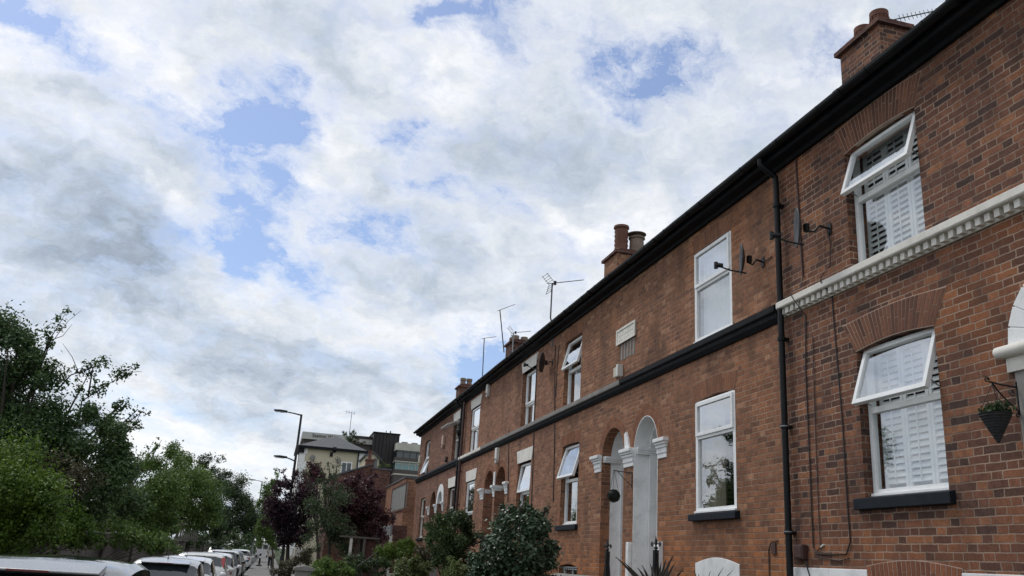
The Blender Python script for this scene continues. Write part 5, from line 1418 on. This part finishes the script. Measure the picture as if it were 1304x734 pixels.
# garden shelter with posts
t = thing('timber_shelter', 'low timber shelter with pale posts under the purple tree', 'shelter', (4.7, 42, -1.3))
a, b = atY(432, 689, 42), atY(484, 687, 42)
bm = B(); box(bm, a.x, b.x, 41.9, 43.4, b.z-.02, b.z+.06); obj('roof', bm, WOOD, t)
for px, m_ in ((446, STONEW), (456, BARK), (463, WOOD), (481, BARK)):
    q = atY(px, 700, 42); bm = B(); box(bm, q.x-.06, q.x+.06, 41.95, 42.07, -1.3, b.z-.03); obj('post', bm, m_, t)
q0, q1 = atY(465, 700, 42), atY(478, 700, 42)
bm = B()
for k in range(5): box(bm, q0.x+(q1.x-q0.x)*k/5, q0.x+(q1.x-q0.x)*(k+1)/5-.01, 42.1, 42.14, -1.3, b.z-.1)
obj('panel', bm, painted('red_brown_boards', (.10, .045, .038), .8, .2, 5), t)
# far end of the street: a wood that reads as one mass
cs = []; 
for k in range(150):
    x = rnd.uniform(-45, 28); y = 210+rnd.uniform(-6, 25); cs.append((x, y, rnd.uniform(-1.5, 4.8)))
V = leaf_arrays(cs, np.array([90]*150), [1.7]*150, .55)
me = quads_mesh('distant_wood', V); me.materials.append(L_DEEP); link('distant_wood', me, label='far trees closing the end of the street', cat='wood', kind='stuff')
# ------------------------------------------------------------------ vehicles
def paint(name, col, rough=.28, metal=0.0, flake=0.0):
    m, t, b = material(name)
    n = t.noise(pos(t), 2.5, 4, .6)
    setp(t, b, col=t.v('SCALE', col, scale=t.rng(n, .3, .7, .9, 1.08)), rough=t.rng(t.noise(pos(t), 9, 5, .7), .3, .75, rough*.7, rough*1.7), metal=metal, coat=.6, coat_r=.08, spec=.5)
    return m
CARGL = plain('car_glass', (.012, .016, .018), .05, spec=.9)
TYRE = painted('tyre_rubber', (.016, .016, .016), .85, .2, 10)
RIM = plain('wheel_rim', (.35, .36, .37), .35, .8)
TRIM = painted('black_car_trim', (.015, .015, .016), .5, .15, 8)
REDL = plain('red_lamp', (.14, .01, .01), .2, spec=.7)
REDL2 = plain('tall_red_lamp', (.28, .014, .018), .22, spec=.7)
CLRL = plain('clear_lamp', (.5, .5, .5), .15, spec=.8)
PLATE = plain('number_plate', (.5, .42, .06), .45)

def car(label, X, Y, body, L=4.1, W=1.76, H=1.46, kind='hatch', antenna=True, sunroof=False, tall_lamps=False, spoiler=True, rails=False, roofmat=None, lift=0.0, name='parked_car', group='cars parked along the kerb'):
    """rear bumper at Y, nose away; cross-sections lofted along the length"""
    g = gz(Y)-.12+lift
    t = thing(name, label, 'car', (X, Y+L/2, g), group)
    # station: s, z of the top surface, half width at roof, half width at shoulder, shoulder z
    Hs = H
    if kind == 'hatch':
        st = [(0, .62, .60, .66, .60), (.05, .80, .66, .76, .74), (.16, .95, .72, .82, .86), (.26, 1.03, .72, .84, .92), (.62, Hs-.13, .66, .86, .95), (.78, Hs-.035, .665, .87, .95), (1.2, Hs, .665, .88, .95), (1.7, Hs+.012, .66, .88, .94), (2.25, Hs-.02, .645, .88, .93), (2.5, Hs-.08, .635, .88, .92), (3.15, 1.02, .66, .875, .92), (3.3, .97, .70, .87, .90), (3.8, .86, .66, .84, .80), (4.0, .74, .6, .77, .70), (4.1, .56, .52, .66, .52)]
    else:
        st = [(0, .70, .62, .70, .66), (.05, .92, .70, .82, .84), (.12, 1.06, .72, .86, .96), (.18, 1.10, .70, .87, 1.0), (.46, Hs-.12, .69, .88, 1.02), (.60, Hs-.03, .69, .89, 1.02), (1.2, Hs, .69, .90, 1.02), (1.8, Hs+.01, .685, .90, 1.01), (2.4, Hs-.03, .67, .90, 1.0), (2.62, Hs-.09, .66, .90, 1.0), (3.2, 1.12, .70, .89, .99), (3.36, 1.07, .74, .885, .97), (3.85, .99, .70, .86, .90), (4.03, .86, .64, .79, .78), (4.1, .62, .56, .68, .58)]
    sc = L/4.1; wsc = W/1.76
    # densify
    dens = []
    for a, b in zip(st, st[1:]):
        for k in range(3): dens.append(tuple(a[i]+(b[i]-a[i])*k/3 for i in range(5)))
    dens.append(st[-1])
    # light smoothing of the profile keeps edges from looking faceted
    sm = [list(q) for q in dens]
    for it in range(2):
        for i in range(1, len(sm)-1):
            for j in (1, 2, 3, 4): sm[i][j] = .25*sm[i-1][j]+.5*sm[i][j]+.25*sm[i+1][j]
    def ring(q):
        s, zt, hr, hs, zs = q
        zs_ = min(zs, zt-.02); pts = []
        zb = .26; hb = hs*.93
        ch = max(zt-zs_, .02)
        prof = [(hb*.9, zb-.04), (hb, zb+.04), (hs, zb+.22+.0*ch), (hs*1.0, zs_-.10), (hs*.975, zs_), (hs*.94, zs_+min(.03, ch*.3))]
        top = [(hr+.03, zt-min(.07, ch*.28)), (hr-.05, zt-min(.018, ch*.1)), (hr*.55, zt+.012*min(1, ch*3)), (0, zt+.022*min(1, ch*3))]
        if ch < .12:
            hx = hs*.94; top = [(hx*.93, zs_+ch*.55), (hx*.80, zs_+ch*.8), (hx*.5, zs_+ch*.95), (0, zs_+ch)]
        half = prof+top
        return [(x*wsc, s*sc, z) for x, z in half]+[(-x*wsc, s*sc, z) for x, z in half[-2::-1]]
    rings = [ring(q) for q in sm]
    NR = len(rings[0]); side = (5, NR-7)   # strip between shoulder and roof edge
    top_strips = range(6, NR-7)
    gl = {}
    svals = [q[0] for q in sm]
    cab0, cab1 = (.30, 3.1) if kind == 'hatch' else (.22, 3.15)
    rear = (.27, .70) if kind == 'hatch' else (.19, .52)
    front = (2.5, 3.18) if kind == 'hatch' else (2.62, 3.24)
    def kind_of(i, k):
        s = (svals[i]+svals[i+1])/2
        if k in side and cab0+.32 < s < cab1-.55 and not any(abs(s-p) < .05 for p in (1.72,)): return 'side_window'
        if k in side and rear[0]+.04 < s < rear[1]-.03: return 'rear_window'
        if k in top_strips and rear[0] < s < rear[1]: return 'rear_window'
        if k in top_strips and front[0] < s < front[1]: return 'windscreen'
        if sunroof and k in range(7, NR-8) and 1.05 < s < 2.2: return 'sunroof'
        if roofmat and k in range(6, NR-7) and rear[1]-.12 < s < front[0]+.05: return 'roof'
        return 'body'
    parts = {}
    for i in range(len(rings)-1):
        for k in range(NR-1):
            parts.setdefault(kind_of(i, k), []).append((i, k))
    def build(nm, faces, mat, inset=0.0):
        bm = B(); vm = {}
        def gv(i, k):
            if (i, k) not in vm:
                x, y, z = rings[i][k]
                vm[(i, k)] = bm.verts.new((X+x, Y+y, g+z))
            return vm[(i, k)]
        for i, k in faces: bm.faces.new((gv(i, k), gv(i+1, k), gv(i+1, k+1), gv(i, k+1)))
        if nm == 'body':
            bm.faces.new([gv(0, k) for k in range(NR)]); bm.faces.new([gv(len(rings)-1, k) for k in range(NR)][::-1])
        return obj(nm, bm, mat, t, smooth=True)
    for nm, mat in (('body', body), ('side_window', CARGL), ('rear_window', CARGL), ('windscreen', CARGL), ('sunroof', CARGL), ('roof', roofmat)):
        if nm in parts:
            if nm == 'side_window':
                for sgn in (1, -1):
                    fs = [f for f in parts[nm] if (f[1] == 5) == (sgn == 1)]
                    build(nm, fs, mat)
            else: build(nm, parts[nm], mat)
    # underbody and floor shadow gap
    bm = B(); box(bm, X-.70*wsc, X+.70*wsc, Y+.25, Y+L-.3, g+.16, g+.30); obj('underbody', bm, TRIM, t)
    bm = B(); box(bm, X-.66*wsc, X+.66*wsc, Y-.03, Y+.16, g+.30, g+.58); obj('rear_bumper', bm, TRIM if kind != 'hatch' else body, t, bevel=.05)
    bm = B(); box(bm, X-.27, X+.27, Y-.04, Y-.028, g+.42, g+.53); obj('number_plate', bm, PLATE, t)
    for sgn in (1, -1):
        bm = B()
        if tall_lamps: prism(bm, [(Y+.10, g+.80), (Y+.40, g+.80), (Y+.66, g+H-.12), (Y+.52, g+H-.10), (Y+.22, g+1.08)], 'x', X+sgn*.67*wsc, X+sgn*.80*wsc)
        else: prism(bm, [(Y+.04, g+.72), (Y+.36, g+.74), (Y+.38, g+.93), (Y+.15, g+.95)], 'x', X+sgn*.55*wsc, X+sgn*.82*wsc)
        obj('tail_light', bm, REDL2 if tall_lamps else REDL, t, bevel=.02)
        bm = B(); prism(bm, [(Y+L-.06, g+.62), (Y+L-.42, g+.66), (Y+L-.46, g+.78), (Y+L-.16, g+.76)], 'x', X+sgn*.5*wsc, X+sgn*.80*wsc); obj('headlight', bm, CLRL, t, bevel=.02)
        bm = B(); bmesh.ops.create_uvsphere(bm, u_segments=12, v_segments=8, radius=1)
        for v in bm.verts: v.co = Vector((X+sgn*(W/2+.09)+v.co.x*.10, Y+2.85*sc+v.co.y*.06, g+.98+v.co.z*.075))
        tube(bm, [(X+sgn*(W/2-.08), Y+2.87*sc, g+.94), (X+sgn*(W/2+.05), Y+2.87*sc, g+.96)], .025, 6)
        obj('door_mirror', bm, body, t, smooth=True)
        for yy in (Y+.78*sc, Y+3.32*sc):
            bm = B(); lathe(bm, [(.0, -.11), (.30, -.11), (.325, -.08), (.325, .08), (.30, .11), (.0, .11)], (X+sgn*(W/2-.13), yy, g+.325), 'x', 24)
            wl = obj('wheel', bm, TYRE, t, smooth=True)
            bm = B(); lathe(bm, [(.0, -.02), (.20, -.02), (.215, .0), (.20, .012), (.03, .02), (.0, .02)] if sgn > 0 else [(.0, .02), (.20, .02), (.215, 0), (.2, -.012), (.03, -.02), (0, -.02)], (X+sgn*(W/2-.13)+sgn*.115, yy, g+.325), 'x', 20)
            obj('rim', bm, RIM, wl)
        for yy in (Y+1.25*sc, Y+2.15*sc):
            bm = B(); box(bm, X+sgn*(W/2-.0)-.012, X+sgn*(W/2)+.012, yy-.09, yy+.09, g+.83, g+.855); obj('door_handle', bm, body, t)
        if rails:
            bm = B(); tube(bm, [(X+sgn*.55*wsc, Y+.75, g+H-.03), (X+sgn*.55*wsc, Y+.85, g+H+.04), (X+sgn*.56*wsc, Y+2.3, g+H+.045), (X+sgn*.55*wsc, Y+2.4, g+H-.03)], .018, 6); obj('roof_rail', bm, TRIM, t)
    if spoiler:
        bm = B(); prism(bm, [(Y+.50, g+H-.075), (Y+.80, g+H-.02), (Y+.80, g+H-.07), (Y+.62, g+H-.115), (Y+.50, g+H-.095)], 'x', X-.52*wsc, X+.52*wsc); sp = obj('spoiler', bm, body, t, bevel=.01)
        bm = B(); box(bm, X-.16, X+.16, Y+.492, Y+.51, g+H-.093, g+H-.078); obj('brake_light', bm, REDL, sp)
    if antenna:
        bm = B(); lathe(bm, [(.03, 0), (.022, .02), (.006, .03), (.005, .19), (.001, .2)], (X, Y+.95, g+H-.01), 'z', 8); obj('antenna', bm, TRIM, t)
    bm = B(); tube(bm, [(X+.05, Y+.23, g+1.05), (X-.42, Y+.33, g+1.10)], .012, 5); obj('rear_wiper', bm, TRIM, t)
    return t
SILV = paint('silver_paint', (.50, .51, .52), .3, .5)
WHT = paint('white_paint', (.72, .73, .74), .25)
WHT2 = paint('warm_white_paint', (.70, .70, .68), .25)
BLK = paint('black_paint', (.02, .021, .024), .22)
GRY = paint('dark_grey_paint', (.30, .305, .31), .24, .6)
BLU = paint('blue_grey_paint', (.08, .10, .13), .25, .3)
CXC = -2.18
car('nearest parked car, grey roof with dark tinted glass at the bottom left corner', -1.86, 7.6, GRY, 4.4, 1.84, 1.53, 'hatch', False, True, lift=.12)
car('silver hatchback with a stubby roof antenna, second car from the left corner', CXC, 20.9, SILV, 4.0, 1.74, 1.46)
car('small white car with roof antenna just beyond the silver hatchback', CXC, 25.6, WHT, 3.9, 1.74, 1.45)
car('tall white car with long red rear lamps up its pillars', CXC, 31.4, WHT2, 4.1, 1.78, 1.51, 'suv', False, tall_lamps=True)
car('white car with only its nose showing beside the one with tall red lamps', CXC+.08, 37.0, WHT, 4.1, 1.78, 1.48)
car('black tall car with a roof coloured pale as reflected sky in the middle of the parked row', CXC, 46.6, BLK, 4.3, 1.80, 1.54, 'suv', False, roofmat=WHT)  # white roof colour stands in for sky reflected on the black paint
car('dark car tucked behind the tall black car', CXC+.05, 53.0, BLU, 4.2, 1.78, 1.50)
car('farthest small white car of the parked row', CXC+.05, 72.5, WHT2, 4.0, 1.74, 1.48)
car('dark grey car driving far off on the left side of the road', -5.2, 96, BLU, 4.3, 1.78, 1.5, name='distant_car', group=None)

# far white van
def van(label, X, Y, S=1.0):
    g = gz(Y)-.12
    t = thing('white_van', label, 'van', (X, Y+2.4, g))
    bm = B()
    prism(bm, [(Y, g+.4), (Y+4.9, g+.4), (Y+4.9, g+1.0), (Y+4.2, g+1.15), (Y+3.6, g+2.15), (Y+3.3, g+2.3), (Y+.1, g+2.3), (Y, g+2.2)], 'x', X-.95, X+.95)
    obj('body', bm, WHT2, t, bevel=.06)
    bm = B(); 
    for s in (-1, 1): box(bm, X+s*.45-.36, X+s*.45+.36, Y-.012, Y+.01, g+1.35, g+2.0)
    obj('rear_window', bm, CARGL, t)
    for s in (-1, 1):
        bm = B(); box(bm, X+s*.88-.06, X+s*.88+.06, Y-.02, Y+.02, g+.8, g+1.2); obj('tail_light', bm, REDL, t)
        bm = B(); prism(bm, [(Y+3.0, g+1.3), (Y+3.85, g+1.3), (Y+3.5, g+2.0), (Y+3.0, g+2.0)], 'x', X+s*.945, X+s*.96); obj('side_window', bm, CARGL, t)
        for yy in (Y+.9, Y+4.0):
            bm = B(); lathe(bm, [(0, -.1), (.33, -.1), (.33, .1), (0, .1)], (X+s*.82, yy, g+.34), 'x', 16); obj('wheel', bm, TYRE, t)
    return t
van('white van at the far end of the street beyond the walking person', atY(334, 700, 150).x, 150)
# bollard
q = atY(331, 712, 84)
t = thing('bollard', 'small dark bollard with a base on the far pavement', 'bollard', (q.x, 84, gz(84)))
bm = B(); lathe(bm, [(.26, 0), (.24, .10), (.09, .16), (.075, .95), (.085, .97), (.07, 1.06), (.01, 1.1)], (q.x, 84, gz(84)), 'z', 14); obj('post', bm, TRIM, t, smooth=True)
bm = B(); lathe(bm, [(.079, .70), (.0815, .71), (.0815, .84), (.079, .85)], (q.x, 84, gz(84)), 'z', 14); obj('reflective_band', bm, WHITE, t)

# ------------------------------------------------------------------ person walking away on the pavement
def person(X, Y, Hh):
    g = gz(Y)
    t = thing('person', 'person in a white top and long dark trousers walking away on the pavement', 'person', (X, Y, g))
    k = Hh/1.72
    def skin(name, verts, edges, radii, mat, par, sub=2):
        me = bpy.data.meshes.new(name)
        me.from_pydata([(X+v[0]*k, Y+v[1]*k, g+v[2]*k) for v in verts], edges, [])
        o = bpy.data.objects.new(name, me); COL.objects.link(o)
        md = o.modifiers.new('skin', 'SKIN'); sv = me.skin_vertices[0].data
        for i, r_ in enumerate(radii): sv[i].radius = (r_[0]*k, r_[1]*k) if isinstance(r_, tuple) else (r_*k, r_*k)
        sv[0].use_root = True
        s2 = o.modifiers.new('sub', 'SUBSURF'); s2.levels = s2.render_levels = sub
        dg = bpy.context.evaluated_depsgraph_get(); dg.update()
        m2 = bpy.data.meshes.new_from_object(o.evaluated_get(dg)); bpy.data.objects.remove(o)
        m2.materials.clear(); m2.materials.append(mat)
        m2.polygons.foreach_set('use_smooth', [True]*len(m2.polygons))
        return link(name, m2, par)
    SK = painted('skin', (.36, .22, .16), .55, .05, 10)
    HAIR = painted('dark_hair', (.02, .015, .012), .6, .2, 30)
    TOP = painted('white_cotton', (.72, .72, .72), .9, .05, 8)
    TRO = painted('black_cotton', (.014, .014, .017), .9, .2, 8)
    V = [(0, 0, .95), (0, 0, 1.12), (0, .01, 1.30), (0, .01, 1.44), (0, .02, 1.52), (0, .03, 1.62), (0, .03, 1.70),
         (.10, 0, .90), (.11, .10, .50), (.11, .02, .09), (.115, .16, .045),
         (-.10, 0, .90), (-.11, -.04, .50), (-.11, -.22, .13), (-.115, -.12, .045),
         (.19, .01, 1.42), (.25, -.06, 1.16), (.25, .06, .93), (.245, .11, .84),
         (-.19, .01, 1.42), (-.26, .06, 1.16), (-.25, .20, .96), (-.245, .25, .88)]
    E = [(0, 1), (1, 2), (2, 3), (3, 4), (4, 5), (5, 6), (0, 7), (7, 8), (8, 9), (9, 10), (0, 11), (11, 12), (12, 13), (13, 14), (3, 15), (15, 16), (16, 17), (17, 18), (3, 19), (19, 20), (20, 21), (21, 22)]
    Rr = [(.15, .10), (.13, .09), (.15, .10), (.12, .08), .052, (.078, .095), (.06, .075), (.095, .095), .06, .042, (.04, .03), (.095, .095), .06, .042, (.04, .03), .055, .042, .034, (.03, .018), .055, .042, .034, (.03, .018)]
    body = skin('body', V, E, Rr, SK, t)
    skin('shirt', [V[0], V[1], V[2], V[3], V[15], (.235, -.035, 1.24), V[19], (-.24, .035, 1.24)], [(0, 1), (1, 2), (2, 3), (3, 4), (4, 5), (3, 6), (6, 7)], [(.185, .13), (.165, .115), (.185, .125), (.135, .095), .078, .075, .078, .075], TOP, t)
    skin('trousers', [(0, 0, .98), (.10, 0, .88), (.11, .10, .50), (.11, .02, .13), (-.10, 0, .88), (-.11, -.04, .50), (-.11, -.22, .17)], [(0, 1), (1, 2), (2, 3), (0, 4), (4, 5), (5, 6)], [(.175, .125), .125, .10, .105, .125, .10, .105], TRO, t)
    bm = B(); bmesh.ops.create_icosphere(bm, subdivisions=3, radius=1)
    for v in bm.verts: v.co = Vector((X+v.co.x*.092*k, Y+(.015+v.co.y*.108)*k, g+(1.66+v.co.z*.105-(.10 if v.co.y < -.2 and v.co.z < 0 else 0)*abs(v.co.z))*k))
    obj('hair', bm, HAIR, t, smooth=True)
    bm = B(); box(bm, X-.03*k, X+.32*k, Y+.02, Y+.12, g+.78*k, g+1.06*k); obj('shoulder_bag', bm, TRO, t, bevel=.02)
    for s, yy, z in ((.115, .12, .0), (-.115, -.15, .0)):
        bm = B(); prism(bm, [(Y+(yy-.12)*k, g+.0), (Y+(yy+.14)*k, g+.0), (Y+(yy+.14)*k, g+.05*k), (Y+(yy-.02)*k, g+.10*k), (Y+(yy-.12)*k, g+.09*k)], 'x', X+(s-.045)*k, X+(s+.045)*k); obj('shoe', bm, TRIM, t, bevel=.01)
person(atY(345, 710, 78).x, 78, 1.70)
# ------------------------------------------------------------------ sky, sun
SUN_EL, SUN_AZ = 58, -40      # azimuth measured from +Y towards +X
w = bpy.data.worlds.new('World'); scene.world = w; w.use_nodes = True
nt = NT(w.node_tree); bg = w.node_tree.nodes['Background']
sk = nt.new('ShaderNodeTexSky', sky_type='NISHITA', sun_disc=False)
sk.sun_elevation = R(SUN_EL); sk.sun_rotation = R(SUN_AZ); sk.altitude = 60; sk.air_density = 1.0; sk.dust_density = 1.0; sk.ozone_density = 1.2
tc = nt.new('ShaderNodeTexCoord').outputs['Generated']
dx, dy, dz = nt.sep(tc)
den = nt.m('ADD', nt.m('MAXIMUM', dz, -.05), .42)
pl = nt.comb(nt.m('DIVIDE', dx, den), nt.m('DIVIDE', dy, den), 0.0)      # cloud layer seen as a sheet overhead
dpx, dpy, _d = nt.sep(pl)
def plane(x, y):
    v = ray(x, y).normalized(); k = max(v.z, -.05)+.42
    return Vector((v.x/k, v.y/k, 0))
wv = nt.noise(pl, 2.6, 5, .6, out=1)
warp = nt.v('SCALE', nt.v('SUBTRACT', wv, (.5, .5, .5)), scale=.34)
wv2 = nt.noise(pl, 11.0, 5, .62, out=1)
warp2 = nt.v('SCALE', nt.v('SUBTRACT', wv2, (.5, .5, .5)), scale=.13)
plw = nt.v('ADD', nt.v('ADD', pl, warp), warp2)
def blob(pxx, pxy, rx, ry, ang, amt, warped=plw, inner=.1, grow=1.22):
    """soft elliptical patch in the cloud sheet, given by two picture radii at that spot"""
    c = plane(pxx, pxy)
    ca, sa = math.cos(R(ang)), math.sin(R(ang))
    rx, ry = rx*grow, ry*grow
    a = plane(pxx+rx*ca, pxy+rx*sa)-c; b = plane(pxx-ry*sa, pxy+ry*ca)-c
    det = a.x*b.y-a.y*b.x
    rel = nt.v('SUBTRACT', warped, tuple(c))
    u = nt.v('DOT_PRODUCT', rel, (b.y/det, -b.x/det, 0)); v = nt.v('DOT_PRODUCT', rel, (-a.y/det, a.x/det, 0))
    d = nt.m('ADD', nt.m('MULTIPLY', u, u), nt.m('MULTIPLY', v, v))
    return nt.m('MULTIPLY', nt.rng(nt.m('SQRT', d), inner, 1.8, 1.0, 0.0), amt)
def total(lst):
    o = None
    for b in lst: o = b if o is None else nt.m('ADD', o, b)
    return o
gaps = total([blob(*q) for q in (
    (308, 235, 42, 75, -14, .95), (335, 165, 40, 26, 40, .55), (345, 100, 60, 28, 35, .55), (370, 145, 34, 22, 60, .4), (85, 45, 75, 24, 38, .6), (215, 145, 30, 16, 45, .4),
    (30, 15, 40, 18, 40, .5), (530, 185, 36, 24, 10, .75), (590, 250, 46, 20, 10, .65), (470, 295, 60, 18, 8, .65), (330, 325, 90, 20, 18, .6), (205, 318, 34, 12, 10, .5),
    (800, 110, 62, 40, 20, .52), (870, 112, 60, 40, 0, .42), (760, 70, 50, 30, 30, .3), (600, 35, 50, 40, 50, .6), (525, 5, 50, 14, 0, .6), (620, 470, 46, 40, 40, .85), (580, 445, 30, 20, 0, .3), (1010, 60, 60, 40, 0, .35), (700, 20, 60, 24, 10, .2),
    (270, 528, 90, 12, 10, .32), (160, 520, 50, 10, 0, .2), (400, 435, 120, 10, 4, .22))])
f1 = nt.noise(plw, 4.2, 10, .62)
f2 = nt.noise(nt.v('ADD', pl, warp2), 17.0, 8, .68)
f3 = nt.noise(nt.v('ADD', nt.comb(nt.m('ADD', nt.m('MULTIPLY', dpx, .75), nt.m('MULTIPLY', dpy, .65)), nt.m('MULTIPLY', nt.m('SUBTRACT', nt.m('MULTIPLY', dpy, .75), nt.m('MULTIPLY', dpx, .65)), 2.3)), warp2), 8.0, 8, .66)
gaps = nt.m('MULTIPLY', gaps, nt.rng(nt.noise(nt.v('ADD', pl, warp2), 7.0, 9, .68), .36, .60, .70, 1.12))
cov = nt.m('ADD', nt.m('SUBTRACT', .63, nt.m('MULTIPLY', gaps, 1.22)), nt.m('ADD', nt.m('MULTIPLY', nt.m('SUBTRACT', f1, .5), 1.2), nt.m('ADD', nt.m('MULTIPLY', nt.m('SUBTRACT', f2, .5), 1.7), nt.m('MULTIPLY', nt.m('SUBTRACT', f3, .5), 1.5))))
alpha = nt.rng(cov, -.34, .74, smooth=False)
alpha = nt.m('POWER', alpha, .8)
# light and dark of the cloud undersides
sh1 = nt.noise(nt.v('ADD', plw, (7.3, 2.1, 0)), 3.0, 8, .56)
sh2 = nt.noise(nt.v('ADD', nt.v('ADD', pl, warp2), (3.3, 9.1, 0)), 13.0, 9, .66)
darks = total([blob(*q, plw, .1, 1.0) for q in ((80, 230, 190, 85, 20, .62), (170, 150, 90, 40, 30, .2), (150, 345, 90, 45, 15, .5), (700, 215, 110, 60, -10, .42), (440, 100, 70, 50, 30, .3), (690, 60, 150, 50, 0, .25), (520, 340, 110, 30, 10, .36), (230, 400, 200, 40, 5, .35), (430, 470, 180, 40, 0, .32), (230, 525, 120, 24, 8, .45), (60, 370, 120, 30, 0, .3), (330, 450, 160, 24, 0, .25), (820, 220, 90, 40, 0, .2), (900, 60, 70, 50, 0, .2))])
lights = total([blob(*q, plw, .1, 1.0) for q in ((30, 90, 70, 50, 40, .3), (150, 200, 70, 40, 35, .35), (210, 275, 40, 24, 20, .3), (560, 80, 80, 50, 30, .25), (430, 210, 60, 40, 30, .25), (160, 20, 80, 30, 30, .25), (640, 320, 80, 40, 10, .2), (330, 390, 110, 24, 5, .22), (180, 535, 60, 30, 30, .5), (300, 580, 90, 30, 5, .3), (240, 570, 60, 26, 20, .4), (560, 420, 90, 30, 0, .2), (760, 300, 80, 30, 0, .15))])
rA = nt.noise(plw, 4.0, 9, .6); rB = nt.noise(nt.v('ADD', plw, (-.03, .05, 0)), 4.0, 9, .6)
relief = nt.m('MULTIPLY', nt.m('SUBTRACT', rA, rB), 1.15)
base_ = nt.m('ADD', .80, nt.m('ADD', nt.m('MULTIPLY', nt.m('SUBTRACT', sh1, .5), .62), nt.m('ADD', nt.m('MULTIPLY', nt.m('SUBTRACT', sh2, .5), .5), relief)))
thin = nt.rng(cov, .05, .85)
shade = nt.m('ADD', base_, nt.m('ADD', nt.m('SUBTRACT', nt.m('MULTIPLY', lights, .75), nt.m('MULTIPLY', darks, .5)), nt.m('MULTIPLY', nt.m('SUBTRACT', .7, thin), .22)))
ccol = nt.ramp(nt.m('ADD', shade, 0.0, clamp=True), [(0, (.265, .32, .40)), (.3, (.42, .49, .59)), (.6, (.63, .695, .785)), (.8, (.82, .855, .905)), (1, (1.0, 1.01, 1.03))])
STR = .1
cloud = nt.v('SCALE', ccol, scale=.80/STR)
skyc = nt.mix(1.0, sk.outputs[0], (1.0, 1.06, 1.2), 'MULTIPLY')
# thin veil everywhere makes the blue pale
skyc = nt.mix(.20, skyc, (4.0, 4.7, 6.0))
up_ = nt.mix(alpha, skyc, cloud)
below = nt.rng(dz, -.06, .0)
final = nt.mix(below, (1.0, 1.0, 1.0), up_)
nt.put(bg.inputs[0], final); bg.inputs[1].default_value = STR
w.cycles.sampling_method = 'MANUAL'; w.cycles.sample_map_resolution = 512

sun = bpy.data.lights.new('sun', 'SUN'); sun.energy = 1.1; sun.angle = R(16); sun.color = (1.0, .96, .90)
so = bpy.data.objects.new('sun', sun); COL.objects.link(so)
sd = Vector((math.cos(R(SUN_EL))*math.sin(R(SUN_AZ)), math.cos(R(SUN_EL))*math.cos(R(SUN_AZ)), math.sin(R(SUN_EL))))
so.rotation_euler = (-sd).to_track_quat('-Z', 'Y').to_euler()

vs = scene.view_settings
vs.view_transform = 'Standard'; vs.look = 'None'; vs.exposure = .32; vs.gamma = 1; vs.use_curve_mapping = False
scene.cycles.max_bounces = 6; scene.cycles.transparent_max_bounces = 8; scene.cycles.diffuse_bounces = 3
scene.cycles.use_denoising = True
